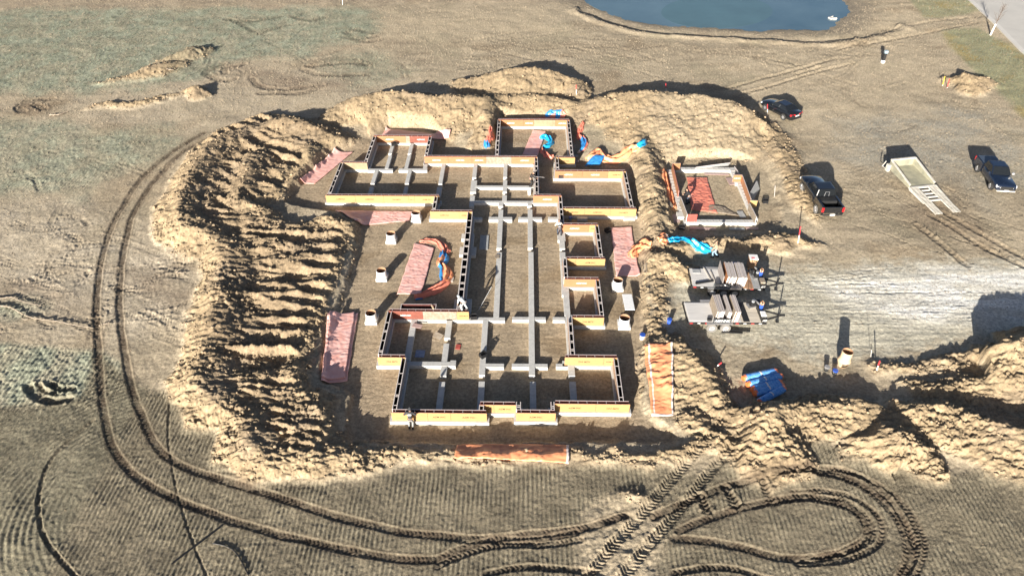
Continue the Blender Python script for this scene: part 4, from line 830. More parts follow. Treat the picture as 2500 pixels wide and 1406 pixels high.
crate(1178, 869, 'black crate tipped on the footing of the second front beam', z=FT, rot=.7); crate(1372, 434, 'black toolbox on the footing inside the wide right-hand room', z=FT, rot=.05); crate(1869, 501, 'black crate on the slope right of the small outbuilding', rot=.0); crate(1665, 563, 'black crate in the shadow at the corner of the small outbuilding', rot=.0)
M['bucket_blue'] = mat('bucket_blue', (.03, .09, .42), 0.45, 0.1); M['bucket_grey'] = mat('bucket_grey', (.25, .33, .38), 0.5, 0.1)
def bucket(px, py, label, body, lid, z=None, h=.38, r0=.14):
    p = on(px, py) if z is None else at(px, py, z); r = thing('bucket', label, 'bucket', (p.x, p.y, gz(p.x, p.y) if z is None else z))
    MB().lathe([(.001, .005), (r0 * .86, .005), (r0, h), (r0 * .95, h), (r0 * .80, .03)], 18).build('pail', body, r, smooth_=False)
    MB().lathe([(r0 * 1.08, h - .05), (r0 * 1.08, h + .025), (.001, h + .03)], 18).build('lid', lid, r)
    MB().tube([(-r0, 0, h * .85), (-r0 * .8, -.10, h * .6), (0, -.16, h * .45), (r0 * .8, -.10, h * .6), (r0, 0, h * .85)], .008).build('handle', M['steel'], r)
bucket(1566, 830, 'white bucket with a blue lid on the soil above the orange blanket', M['white'], M['bucket_blue'], h=.42, r0=.19); bucket(1632, 793, 'blue bucket at the corner of the gravel near the trailers', M['bucket_blue'], M['bucket_blue'], h=.42, r0=.17)
bucket(1394, 540, 'greyish blue bucket in shadow below the wide right-hand room', M['bucket_grey'], M['bucket_blue']); bucket(1294.5, 476, 'white bucket below the worker in black', M['white'], M['white'], h=.4, r0=.16)
bucket(2014, 912, 'black bucket with a pale top left of the tan tube', M['black'], M['steel'], r0=.17); bucket(2034, 921, 'black bucket with a blue top just below the tan tube', M['black'], M['bucket_blue'], r0=.17)
# folding table
p = at(1534, 740, .76); r = thing('folding_table', 'white folding table standing between the two right-hand tubes', 'table', (p.x, p.y, gz(p.x, p.y)), .02)
MB().box(-.38, .38, -.92, .92, .72, .765).build('table_top', M['white'], r, bevel=.02)
for s in (-1, 1):
    MB().tube([(-.30, s * .62, 0), (-.30, s * .62, .72), (.30, s * .62, .72), (.30, s * .62, 0)], .016).bar((-.3, s * .62, .2), (.3, s * .62, .2), .02).build('leg_frame', M['steel'], r)

# stakes
M['paint_red'] = mat('paint_red', (.66, .05, .06), 0.5, 0.1); M['paint_yel'] = mat('paint_yel', (.75, .55, .05), 0.5, 0.1)
def stake(base, top, label, hot=None, h=1.3, frac=.5, rod=False):
    a = on(*base); g = thing('stake', label, 'stake', a, group='survey stakes'); t = Vector(((at(top[0], top[1], a.z + h).x - a.x), (at(top[0], top[1], a.z + h).y - a.y), h))
    t.x = max(-.4, min(.4, t.x)); t.y = max(-.4, min(.4, t.y)); mid = t * frac; w = .02 if rod else .06
    MB().bar((0, 0, -.1), mid, w).build('post', M['ink_white'], g); MB().bar(mid, t, w * 1.1).build('painted_top', hot or M['paint_red'], g)
stake((1412, 232), (1412, 212), 'red and white stake behind the right end of the back bank'); stake((1631, 230), (1632, 212), 'red and white stake on the crest of the right-hand back bank'); stake((1878, 284), (1881, 266), 'red and white stake beside the black sedan')
stake((1949, 602), (1956, 560), 'leaning red stake with a thin rod below the black pickup', h=1.6); stake((1746, 900), (1760, 890), 'fallen red stake in shadow above the tarp rolls', h=.35); stake((2138, 912), (2146, 890), 'red and white stake right of the tan tube', h=1.1)
stake((2317, 226), (2314, 205), 'red stake near the small mound at the right', frac=.1); stake((2306, 220), (2304, 200), 'yellow stake near the small mound at the right', hot=M['paint_yel'], frac=.1); stake((1893, 487), (1895, 460), 'thin pale rod on the slope right of the small outbuilding', hot=M['ink_white'], h=1.2, rod=True)
stake((843, 9), (840, -4), 'white post at the top edge of the photo', hot=M['ink_white'], h=1.2); stake((2125, 880), (2127, 845), 'thin dark rod behind the red stake by the gravel', hot=M['black'], h=1.4, rod=True)
# utility box on the far dirt
p = on(2160, 163); r = thing('utility_pedestal', 'dark utility pedestal with a white foot standing alone on far dirt', 'utility box', p)
MB().box(-.20, .20, -.18, .18, -.1, .32).build('foot', M['white'], r, bevel=.02); MB().box(-.16, .16, -.14, .14, .32, 1.25).build('post', M['black'], r, bevel=.02); MB().box(-.20, .20, -.18, .18, 1.25, 1.6).build('cap', M['bucket_grey'], r, bevel=.02)
p = on(2036, 56); r = thing('outfall', 'white concrete outfall box at the right end of the pond', 'outfall', (p.x, p.y, POND_Z), .3); r.scale = (.36, .36, .36)
MB().box(-1.1, .1, -.9, .9, -.3, .5).build('apron', M['concrete'], r, bevel=.03); MB().prism([(.1, -.9), (1.5, -1.4), (1.5, -1.1), (.1, -.7)], -.2, .6).build('wing_wall', M['concrete'], r); MB().prism([(.1, .7), (1.5, 1.1), (1.5, 1.4), (.1, .9)], -.2, .6).build('wing_wall', M['concrete'], r)
# bare sapling with a white guard
p = on(2424, 98); r = thing('sapling', 'bare young tree with a white trunk guard on the verge by the road', 'tree', p); M['bark'] = mat('bark', (.12, .09, .07), 0.9, 0.2)
MB().cyl((0, 0, -.05), (.12, .05, 1.5), .11, .10, 10).build('trunk_guard', M['white'], r)
tr = MB().tube([(.1, .04, 1.4), (.16, .06, 2.2), (.2, .1, 3.2), (.22, .1, 4.2)], [.05, .042, .03, .012]); rr_ = random.Random(5)
for k in range(34):
    z = rr_.uniform(1.6, 3.9); a = rr_.uniform(0, 6.28); L = rr_.uniform(.5, 1.3) * (1.15 - (z - 1.6) / 3.2); b0 = Vector((.12 + .03 * z, .08, z)); b1 = b0 + Vector((math.cos(a) * L * .6, math.sin(a) * L * .6, L * .75)); tr.tube([b0, b0.lerp(b1, .5) + Vector((0, 0, -.04)), b1], [.018, .012, .005], 4)
    for q in range(2): b2 = b0.lerp(b1, rr_.uniform(.4, .9)); a2 = a + rr_.uniform(-1, 1); tr.tube([b2, b2 + Vector((math.cos(a2) * .3, math.sin(a2) * .3, .3))], [.009, .003], 3)
tr.build('branches', M['bark'], r)
# bleached branches on the west field
def branch(px, label, r0=.05, forks=()):
    pts = [on(*q) + Vector((0, 0, .06 + .10 * abs(math.sin(i * 1.7)))) for i, q in enumerate(smooth(px, 5))]; b = MB().tube(pts, [r0 * (1 - .6 * i / len(pts)) for i in range(len(pts))], 6)
    for f in forks: b.tube([on(*q) + Vector((0, 0, .12)) for q in smooth(f, 4)], r0 * .6, 5)
    tag(b.build('fallen_branch', M['ply_white']), label, 'branch')
branch([(-60, 735), (0, 737), (28, 741), (58, 758), (85, 768), (140, 776), (180, 785), (228, 793)], 'long bleached branch lying across the west field up to the wheel ruts', .07, [[(58, 758), (56, 768), (66, 771), (78, 764)]])
branch([(-60, 722), (0, 719), (30, 716), (50, 725), (75, 732), (102, 737)], 'shorter bleached branch lying above the long one on the west field', .06); branch([(243, 788), (255, 783), (266, 780), (272, 772)], 'small bleached branch lying between the two wheel ruts', .05, [[(255, 783), (268, 785)]])
branch([(126, 272), (150, 271), (172, 264)], 'bleached branch lying by the long thin heap on the far field', .09); branch([(412, 163), (430, 165)], 'short bleached branch near the grassy heap on the far field', .09); branch([(430, 659), (452, 662)], 'short bleached stick on dirt left of the west bank', .06)

# ------------------------------------------------------------------ footing and forms of the small outbuilding
GZ = 0.15; GT = GZ + .32
def gns(l0, r0, y0, l1, r1, y1): return (at(l0, y0, GT).x + at(l1, y1, GT).x) / 2, (at(r0, y0, GT).x + at(r1, y1, GT).x) / 2, at((l1 + r1) / 2, y1, GT).y, at((l0 + r0) / 2, y0, GT).y
def gew(l, r, y0, y1): return at(l, (y0 + y1) / 2, GT).x, at(r, (y0 + y1) / 2, GT).x, at((l + r) / 2, y1, GT).y, at((l + r) / 2, y0, GT).y
gr = [gew(1652, 1797, 413.5, 420.3), gns(1634, 1646, 418, 1657, 1669, 522), gns(1786, 1797, 420, 1797, 1809, 449), gew(1797, 1820, 446.5, 453), gns(1809, 1820, 453, 1834, 1846, 541), gew(1671, 1847, 541.5, 549), gew(1655, 1676, 522, 534)]
root = thing('outbuilding_footing', 'concrete footing ring of the small outbuilding right of the main building', 'footing')
for k, q in enumerate(gr):
    MB().box(*q, GZ - .1, GT + .003 * k).build('strip', M['concrete'], root, bevel=.012); L = max(q[1] - q[0], q[3] - q[2])
    for j in range(int(L / .55)):
        if k in (0, 5): link('tie', tie_me, root, (q[0] + .4 + j * .55, q[2] + .25, GT + .035), (0, 0, math.pi / 2)).active_material
        elif k in (1, 2, 4): link('tie', tie_me, root, ((q[0] + q[1]) / 2, q[2] + .3 + j * .55, GT + .035))
def stand(a, b, m, label, h=.76, z0=GT, lean=0.0, top=None, name='form_panel'):
    """a panel standing on edge between two photo points of its top edge"""
    A_, B2 = at(*a, z0 + h), at(*b, z0 + h); L = (B2 - A_).length; c = (A_ + B2) / 2
    o = MB().box(-L / 2, L / 2, -.03, .03, 0.01, h, [1, 1, 0, 0, 1, 1]).build(name, [m, top or M['edge_pale']], loc=(c.x, c.y, z0), bevel=.006); o.rotation_euler = (lean, 0, math.atan2(B2.y - A_.y, B2.x - A_.x)); tag(o, label, 'panel', 'panels at the small outbuilding')
stand((1646, 403), (1665, 403), M['ply_orange'], 'small orange panel at the back left corner of the small outbuilding'); stand((1645, 404), (1660, 470), M['ply_orange'], 'long orange panel standing on the left footing of the small outbuilding', top=M['edge_red'])
stand((1664, 484), (1680, 528), M['ply_white'], 'pale panel standing on the front left footing of the small outbuilding'); stand((1682, 528), (1705, 528), M['board_red'], 'small red topped panel at the front left corner of the small outbuilding', top=M['tarp_red'])
stand((1794, 433), (1815, 433), M['ply_orange'], 'square orange lettered panel at the right jog of the small outbuilding'); stand((1815, 433), (1836, 492), M['ply_orange'], 'orange panel along the right footing of the small outbuilding'); stand((1834, 495), (1852, 496), M['ply_yellow'], 'short yellow panel sticking out right of the small outbuilding')
stand((1832, 502), (1849, 536), M['ply_white'], 'pale panel at the front right of the small outbuilding'); stand((1700, 408), (1783, 398), M['board_grey'], 'long grey panel leaning behind the small outbuilding', h=.6, z0=GZ + .1, lean=.5); stand((1802, 411), (1815, 431), M['ply_grey'], 'grey panel leaning outside the back right corner of the small outbuilding', h=.8, z0=GZ, lean=.3)
stand((1845, 478), (1862, 448), M['board_grey'], 'bluish grey panel leaning outside right of the small outbuilding', h=.9, z0=GZ + .1, lean=-.5)
link('lettering', TXT_W, bpy.data.objects['form_panel.004'], (0, -.034, .4), (math.pi / 2, 0, 0), (.15,) * 3)

# ------------------------------------------------------------------ vehicles
M['paint_black'] = mat('paint_black', (.010, .011, .013), 0.18, 0.1, coat=1.0); M['paint_navy'] = mat('paint_navy', (.008, .014, .030), 0.18, 0.1, coat=1.0); M['glass'] = mat('glass', (.012, .014, .016), 0.06, 0.05, coat=0.5)
M['tyre'] = mat('tyre', (.045, .043, .040), 0.9, 0.15); M['tyre_dusty'] = mat('tyre_dusty', (.17, .16, .145), 0.95, 0.1); M['alloy'] = mat('alloy', (.55, .55, .56), 0.3, 0.05, metal=0.6); M['red_lens'] = mat('red_lens', (.55, .01, .015), 0.2, 0.1, coat=0.6); M['lens'] = mat('lens', (.75, .77, .80), 0.15, 0.05, coat=0.5)
M['plastic'] = mat('plastic', (.02, .02, .02), 0.5, 0.1); M['bed_cover'] = mat('bed_cover', (.06, .08, .11), 0.22, 0.05); M['trailer_white'] = mat('trailer_white', (.60, .585, .54), 0.6, rgb2=(.40, .37, .31), scale=3, detail=8); M['trailer_floor'] = mat('trailer_floor', (.36, .34, .24), 0.8, rgb2=(.18, .18, .14), scale=1.2, detail=8)
def ring(x, w, zb, zt, cr=.03):
    q = [(.80, zb), (1, zb + .14), (1.0, (zb + zt) * .5), (.965, zt - .09), (.84, zt)]
    return [(x, -w * a, z) for a, z in q] + [(x, 0, zt + cr)] + [(x, w * a, z) for a, z in q[::-1]]
def pane(q, inset=.06, off=.008, th=.01):
    q = [Vector(p) for p in q]; c = sum(q, Vector()) / 4; n = (q[1] - q[0]).cross(q[2] - q[0]).normalized(); i_ = [p + (c - p).normalized() * inset for p in q]
    return [p + n * off for p in i_] + [p + n * (off + th) for p in i_]
def wheel(r, x, y, rad, wid, tyre=None, rim=None):
    s = 1 if y > 0 else -1; t = MB().lathe([(rad * .62, -wid / 2), (rad * .92, -wid / 2), (rad, -wid * .3), (rad, wid * .3), (rad * .92, wid / 2), (rad * .62, wid / 2)], 22).build('wheel', tyre or M['tyre'], r, (x, y, rad)); t.rotation_euler = (math.pi / 2, 0, 0)
    d = MB().lathe([(rad * .64, 0), (rad * .60, .03), (rad * .45, .01), (.03, .03), (.001, .03)], 20)
    for k in range(6): a = k * math.pi / 3; d.bar((.02 * math.cos(a), .02 * math.sin(a), .035), (rad * .56 * math.cos(a), rad * .56 * math.sin(a), .035), .07, .02)
    z = wid / 2 - .05; o = d.build('rim', rim or M['alloy'], t, (0, 0, -s * z)); o.rotation_euler = (0 if s < 0 else math.pi, 0, 0); 
def spot(rear, front, wb, half, side):
    """root position and heading from the photo points where two wheels of one side touch the ground (side +1: left wheels)"""
    a, b = on(*rear), on(*front); h = (b - a); ang = math.atan2(h.y, h.x); m = (a + b) / 2; n = Vector((math.sin(ang), -math.cos(ang), 0)) * (half * side); p = m + n
    zs = [gz(p.x + math.cos(ang) * i + math.sin(ang) * j, p.y + math.sin(ang) * i - math.cos(ang) * j) for i in (-wb / 2, wb / 2) for j in (-half, half)]
    print('wheelbase in photo', round(h.length, 2)); return (p.x, p.y, sorted(zs)[-2] - .02), ang
def cabin(r, base, top, zb, zt, wb_, wt, paint, rear_q=True):
    (b0, b1), (t0, t1) = base, top; v = [(b0, -wb_, zb), (b1, -wb_, zb), (b1, wb_, zb), (b0, wb_, zb), (t0, -wt, zt), (t1, -wt, zt), (t1, wt, zt), (t0, wt, zt)]
    MB().hexa(v).build('cab', paint, r, bevel=.07)
    MB().hexa(pane((v[1], v[2], v[6], v[5]), .07)).build('windscreen', M['glass'], r); MB().hexa(pane((v[3], v[0], v[4], v[7]), .08)).build('rear_window', M['glass'], r)
    for s in (-1, 1):
        e = [v[0], v[1], v[5], v[4]] if s < 0 else [v[2], v[3], v[7], v[6]]
        e = [Vector(p) for p in e]; m0, m1 = (e[0] + e[1]) / 2, (e[2] + e[3]) / 2
        for q in ((e[0], m0, m1, e[3]), (m0, e[1], e[2], m1)): MB().hexa(pane(q, .07)).build('side_window', M['glass'], r)
def sedan(rear, front):
    loc, ang = spot(rear, front, 2.75, .78, 1); r = thing('sedan', 'black four-door sedan parked on dirt at the upper right', 'car', loc, ang, 'parked vehicles'); pb = M['paint_black']
    st = [(-2.42, .62, .40, .80), (-2.36, .80, .30, .95), (-2.2, .88, .24, 1.03), (-1.7, .91, .22, 1.06), (-1.0, .92, .2, 1.02), (0, .92, .2, .98), (.9, .92, .2, .97), (1.4, .91, .21, .93), (1.9, .88, .23, .86), (2.2, .80, .26, .76), (2.38, .66, .32, .64), (2.43, .52, .38, .56)]
    MB().loft([ring(*s) for s in st]).build('body', pb, r, smooth_=True)
    cabin(r, (-1.85, 1.0), (-1.0, .12), .99, 1.46, .82, .60, pb)
    for x in (-1.36, 1.39):
        for s in (-1, 1): MB().cyl((x, s * .80, .36), (x, s * .928, .36), .385, .385, 22).build('wheel_arch', M['plastic'], r); wheel(r, x, s * .84, .335, .215)
    for s in (-1, 1):
        MB().hexa([(2.18, s * .46, .60), (2.40, s * .40, .56), (2.24, s * .84, .58), (2.02, s * .86, .62), (2.16, s * .46, .76), (2.36, s * .40, .68), (2.2, s * .82, .70), (2.02, s * .86, .80)]).build('headlight', M['lens'], r)
        MB().hexa([(-2.43, s * .30, .78), (-2.36, s * .30, .78), (-2.2, s * .90, .80), (-2.32, s * .86, .80), (-2.42, s * .30, .95), (-2.36, s * .30, .95), (-2.2, s * .90, .97), (-2.32, s * .86, .96)]).build('tail_light', M['red_lens'], r)
        MB().box(.62, .78, min(s * .9, s * 1.06), max(s * .9, s * 1.06), 1.0, 1.12).build('mirror', pb, r, bevel=.03)
    MB().box(-2.46, -2.43, -.26, .26, .70, .82).build('number_plate', M['white'], r); MB().box(-2.47, -2.30, -.72, .72, .34, .52).build('bumper', pb, r, bevel=.05)
sedan((1916, 299), (1873, 276))
def pickup(rear, front, side, wb, paint, label, sc=(1, 1, 1), cover=False):
    loc, ang = spot(rear, front, wb, .85 * sc[1], side); r = thing('pickup_truck', label, 'pickup', loc, ang, 'parked vehicles'); r.scale = sc
    st = [(-1.12, .98, .42, 1.30), (-.6, .99, .40, 1.31), (.4, .99, .40, 1.29), (.95, .99, .40, 1.27), (1.3, .99, .42, 1.25), (2.0, .98, .45, 1.22), (2.5, .97, .46, 1.18), (2.78, .93, .46, 1.10), (2.88, .86, .50, .98)]
    MB().loft([ring(*s) for s in st]).build('body', paint, r, smooth_=True)
    cabin(r, (-1.10, 1.02), (-.92, .30), 1.27, 1.92, .92, .75, paint)
    bed = MB().box(-2.95, -1.13, -.78, .78, .74, .82)
    for s in (-1, 1): bed.loft([[(x, s * .80, .5), (x, s * .985, .5), (x, s * .99, .95), (x, s * .96, 1.32), (x, s * .80, 1.34)] for x in (-2.97, -2.4, -1.7, -1.125)])
    bed.box(-1.20, -1.125, -.79, .79, .83, 1.33); bed.build('bed', paint, r); MB().box(-3.0, -2.93, -.80, .80, .72, 1.33).build('tailgate', paint, r, bevel=.02)
    if cover: MB().box(-2.94, -1.21, -.84, .84, 1.345, 1.375).build('bed_cover', M['bed_cover'], r, bevel=.01)
    else: MB().box(-1.9, -1.25, -.74, .74, .83, 1.28).build('toolbox', M['plastic'], r, bevel=.02); MB().tube([(-1.15, -.2, 1.34), (-1.15, -.18, 1.75), (-1.15, .18, 1.75), (-1.15, .2, 1.34)], .02).build('rack', M['alloy'], r)
    for x in (-wb / 2 / sc[0] - .02, wb / 2 / sc[0] - .02):
        for s in (-1, 1): MB().cyl((x, s * .80, .46), (x, s * .998, .46), .47, .47, 22).build('wheel_arch', M['plastic'], r); wheel(r, x, s * .90, .41, .27, M['tyre'] if side < 0 else M['tyre_dusty'])
    for s in (-1, 1):
        MB().hexa([(2.74, s * .62, .82), (2.90, s * .58, .82), (2.80, s * .95, .84), (2.62, s * .96, .86), (2.72, s * .62, 1.04), (2.88, s * .58, 1.0), (2.78, s * .93, 1.02), (2.62, s * .96, 1.08)]).build('headlight', M['lens'], r)
        MB().box(-3.02, -2.90, min(s * .82, s * .995), max(s * .82, s * .995), .85, 1.28).build('tail_light', M['red_lens'], r, bevel=.02); MB().box(.78, .96, min(s * 1.0, s * 1.24), max(s * 1.0, s * 1.24), 1.32, 1.55).build('mirror', paint if s < 0 or side > 0 else M['alloy'], r, bevel=.03)
    MB().box(2.80, 2.93, -.60, .60, .62, 1.0).build('grille', M['plastic'], r, bevel=.03); MB().box(2.82, 3.0, -.88, .88, .48, .60).build('front_bumper', M['trailer_white'] if side < 0 else M['plastic'], r, bevel=.03); MB().box(-3.10, -2.96, -.90, .90, .52, .66).build('rear_bumper', M['plastic'], r, bevel=.03)
    MB().box(*((3.005, 3.02) if side < 0 else (-3.12, -3.10)), -.22, .22, .55, .70).build('number_plate', M['white'], r)
pickup((1993, 526), (1962, 469), 1, 3.69, M['paint_black'], 'black pickup with an open bed, seen from behind beside the outbuilding slope')
pickup((2386, 432), (2420, 475), -1, 3.27, M['paint_navy'], 'dark navy pickup facing the viewer with a covered bed at the right edge', (.91, .94, .93), True)

# white tilting trailer with a tub deck and grated ramps
a, b, c, d = at(2221, 464, .95), at(2284, 461, .95), at(2242, 398, 1.75), at(2175, 403, 1.75)
mid0, mid1 = (a + b) / 2, (c + d) / 2; ang = math.atan2(mid1.y - mid0.y, mid1.x - mid0.x); Lt = (mid1 - mid0).length; Lt = math.hypot(mid1.x - mid0.x, mid1.y - mid0.y); hw = (a - b).length / 2; z0 = gz(mid0.x, mid0.y); print('tub', Lt, hw)
r = thing('tilt_trailer', 'white tub trailer with grated ramps lowered onto the dirt between the pickups', 'trailer', (mid0.x, mid0.y, z0), ang); TW = M['trailer_white']
MB().hexa([(0, -hw, .32), (Lt, -hw, .55), (Lt, hw, .55), (0, hw, .32), (0, -hw, .40), (Lt, -hw, .63), (Lt, hw, .63), (0, hw, .40)]).build('floor', M['trailer_floor'], r)
for s in (-1, 1):
    i_, o_ = s * (hw - .07), s * (hw + .03); MB().hexa([(0, i_, .41), (Lt, i_, .64), (Lt, o_, .5), (0, o_, .3), (0, i_, .62), (Lt, i_, 1.36), (Lt, o_, 1.36), (0, o_, .62)], [0, 1, 0, 0, 0, 0]).build('side_wall', [M['trailer_floor'], TW], r)
    MB().hexa([(-.02, i_ - s * .02, .625), (Lt + .05, i_ - s * .02, 1.365), (Lt + .05, o_ + s * .05, 1.365), (-.02, o_ + s * .05, .625), (-.02, i_ - s * .02, .70), (Lt + .05, i_ - s * .02, 1.44), (Lt + .05, o_ + s * .05, 1.44), (-.02, o_ + s * .05, .70)]).build('top_rail', TW, r)
MB().box(Lt - .0, Lt + .08, -hw, hw, .5, 1.36, 0).build('front_wall', [M['trailer_floor']], r); MB().box(Lt - .06, Lt + .14, -hw, hw, 1.37, 1.46).build('front_rail', TW, r)
MB().box(-.22, .0, -hw - .05, hw + .05, .28, .46).build('rear_sill', TW, r)
MB().box(Lt - .3, Lt + .1, hw + .06, hw + .30, .3, 1.0).tube([(Lt + .1, hw + .2, .4), (Lt + .5, hw + .35, .5), (Lt + .2, hw + .4, 1.2)], .05).build('jack_post', TW, r)
for s in (-1, 1):
    yc = s * (hw - .38); g = MB()
    for e in (-.34, 0, .34): g.hexa([(-2.5, yc + e - .03, .14), (-.22, yc + e - .03, .34), (-.22, yc + e + .03, .34), (-2.5, yc + e + .03, .14), (-2.5, yc + e - .03, .24), (-.22, yc + e - .03, .44), (-.22, yc + e + .03, .44), (-2.5, yc + e + .03, .24)])
    for k in range(13): x = -.32 - k * .175; zz = .43 + (x + .22) * .0877; g.box(x - .03, x + .03, yc - .36, yc + .36, zz - .03, zz + .015)
    g.build('grated_track', TW, r); g = MB()
    for e in (-.34, 0, .34): g.hexa([(-4.15, yc + e - .03, .04), (-2.55, yc + e - .03, .14), (-2.55, yc + e + .03, .14), (-4.15, yc + e + .03, .04), (-4.15, yc + e - .03, .10), (-2.55, yc + e - .03, .24), (-2.55, yc + e + .03, .24), (-4.15, yc + e + .03, .10)])
    for k in range(10): x = -2.62 - k * .165; zz = .24 + (x + 2.55) * .0875; g.box(x - .03, x + .03, yc - .36, yc + .36, zz - .03, zz + .014)
    g.build('ramp', TW, r)
    MB().hexa([(-2.45, s * hw, .1), (-.2, s * hw, .2), (-.2, s * (hw + .08), .2), (-2.45, s * (hw + .08), .1), (-2.45, s * hw, .2), (-.2, s * hw, .52), (-.2, s * (hw + .08), .52), (-2.45, s * (hw + .08), .2)]).build('side_gusset', TW, r)
g = MB()
for k in range(4): x = -.55 - k * .55; g.box(x - .07, x + .07, -(hw - .74), hw - .74, .16, .30)
g.build('cross_member', TW, r)

# flat-bed trailers with stacked form panels
M['deck'] = mat('deck', (.60, .58, .55), 0.85, 0.15, 3, 0.25, 10, stretch=(.25, 4, 1)); M['deck_new'] = mat('deck_new', (.56, .50, .41), 0.85, 0.15, 3, 0.25, 10, stretch=(.25, 4, 1)); M['sign'] = mat('sign', (.05, .055, .06), 0.5, 0.1); M['reflector'] = mat('reflector', (.65, .05, .05), 0.4)
TXT_S = text_mesh('AZM INC.', M['ink_white'], .3, .03); TXT_A = text_mesh('AZ', M['ink_white'], .2, .03)
def flatbed(bl, br, label, axles, n_old):
    DZ = .86; g0 = gz(*on(bl[0] + 20, bl[1] + 25)[:2]); a, b = at(*bl, g0 + DZ), at(*br, g0 + DZ); L = (b - a).length; ang = math.atan2(b.y - a.y, b.x - a.x); W = 2.2
    r = thing('flatbed_trailer', label, 'trailer', (a.x, a.y, g0), ang, 'flat-bed trailers'); print('flatbed', L)
    k = 9
    for i in range(k):                                       # deck boards are one part each
        y0, y1 = W * i / k, W * (i + 1) / k; MB().box(.05, L * .68, y0 + .006, y1 - .006, DZ - .05, DZ - .002 * (i % 3)).build('deck_board', M['deck'], r); MB().box(L * .68 + .006, L * .93, y0 + .006, y1 - .006, DZ - .05, DZ - .002 * ((i + 1) % 3)).build('deck_board', M['deck_new'], r)
    f = MB().box(0, L, -.06, -.002, DZ - .16, DZ - .01).box(0, L, W + .002, W + .06, DZ - .16, DZ - .01).box(-.06, -.001, -.06, W + .06, DZ - .2, DZ - .01)
    for x in (.8, 2, 3.2, 4.4): f.box(x, x + .08, 0, W, DZ - .16, DZ - .055)
    f.build('frame', M['black'], r)
    t = MB()
    for i in range(10): t.box(.1 + i * L / 10.2, .32 + i * L / 10.2, -.067, -.061, DZ - .12, DZ - .06, i % 2)
    t.build('reflective_tape', [M['reflector'], M['white']], r)
    for i, x in enumerate(axles):
        for s, y in ((-1, .02), (1, W - .02)): wheel(r, x, y - .13 if s < 0 else y + .13, .39, .24, M['tyre_dusty'] if n_old == 2 else M['tyre'])
    for s, y in ((-1, -.27), (1, W + .05)): MB().box(axles[0] - .45, axles[-1] + .45, y, y + .22, DZ - .02, DZ + .01).build('fender', M['steel'], r)
    tg = MB().bar((L, .5, .60), (L + 1.45, W / 2, .56), .10).bar((L, W - .5, .60), (L + 1.45, W / 2, .56), .10).box(L + 1.3, L + 1.7, W / 2 - .07, W / 2 + .07, .52, .64); tg.build('tongue', M['black'], r)
    MB().cyl((L + 1.2, W / 2 - .15, .1), (L + 1.2, W / 2 - .15, 1.25), .045).box(L + 1.1, L + 1.3, W / 2 - .25, W / 2 - .05, .02, .10).build('jack', M['black'], r)
    s = MB().box(axles[0] + .0, axles[0] + 1.3, -.12, -.07, DZ + .02, DZ + .38).build('sign_board', M['sign'], r); link('lettering', TXT_S, s, (axles[0] + .66, -.124, DZ + .21), (math.pi / 2, 0, 0), (.26,) * 3)
    tb = MB().box(L * .935, L, 0.0, W, DZ - .05, DZ + .32).build('front_locker', M['plastic'], r, bevel=.02); link('lettering', TXT_A, tb, (L * .967, -.004, DZ + .15), (math.pi / 2, 0, 0), (.22,) * 3)
    return r, L, W, DZ
rA = flatbed((1690, 702), (1868, 711), 'rear flat-bed trailer with planks and a brown sheet among its load', [1.6, 2.45, 3.3], 3); rB = flatbed((1680, 790), (1871, 793), 'nearer flat-bed trailer with a clear rear deck and three gapped panel stacks', [1.75, 2.75], 2)
def onbed(T, x, y): r, L, W, DZ = T; ca, sa = math.cos(r.rotation_euler.z), math.sin(r.rotation_euler.z); return Vector((r.location.x + ca * x - sa * y, r.location.y + sa * x + ca * y, r.location.z + DZ)), r.rotation_euler.z
pm = [MB().box(-.028, .028, -.98, .98, 0, .92, [1, 1, 1, 1, 0, 0]).mesh('form_panel', [M[k], M['edge_pale']]) for k in ('ply_orange', 'ply_grey', 'ply_white')]
def stack(T, x0, n, label, group, tilt=.10):
    for k in range(n):
        p, az = onbed(T, x0 + k * .078 + rnd.uniform(-.008, .008), 1.05 + rnd.uniform(-.08, .08)); o = link('form_panel', pm[0 if (k == 0 and T is rA and x0 < 2.6) or (k == 1 and x0 > 3) else rnd.choice((1, 2, 2))], None, p + Vector((0, 0, .004)), (0, tilt + rnd.uniform(-.01, .01), az), (1, rnd.uniform(.96, 1.0), rnd.uniform(.95, 1.0))); tag(o, label, 'panel', group)
stack(rA, 2.55, 9, 'plywood form panel in the left upright stack on the rear trailer', 'left panel stack on the rear trailer'); stack(rA, 3.32, 9, 'plywood form panel in the right upright stack on the rear trailer', 'right panel stack on the rear trailer')
stack(rB, 1.95, 7, 'plywood form panel in the left upright stack on the nearer trailer', 'left panel stack on the nearer trailer'); stack(rB, 2.75, 3, 'plywood form panel in the middle upright stack on the nearer trailer', 'middle panel stack on the nearer trailer'); stack(rB, 3.25, 5, 'plywood form panel in the right upright stack on the nearer trailer', 'right panel stack on the nearer trailer')
def load(T, x, y, s, m, label, name, rot=0, dz=0.004, cat='board', bevel=.01):
    p, az = onbed(T, x, y); o = MB().box(-s[0] / 2, s[0] / 2, -s[1] / 2, s[1] / 2, 0, s[2]).build(name, m, loc=p + Vector((0, 0, dz)), rotz=az + rot, bevel=bevel); return tag(o, label, cat)
load(rA, 1.0, .45, (1.5, .16, .10), M['black'], 'dark beam lying near the front of the rear trailer bed', 'beam', .3); load(rA, 1.35, 1.5, (.10, 1.5, .09), M['wood_old'], 'plank lying crosswise at the rear trailer tail', 'plank', .2); load(rA, 1.75, 1.0, (.09, 1.7, .09), M['wood_old'], 'plank lying crosswise next to the panel rack', 'plank', .12)
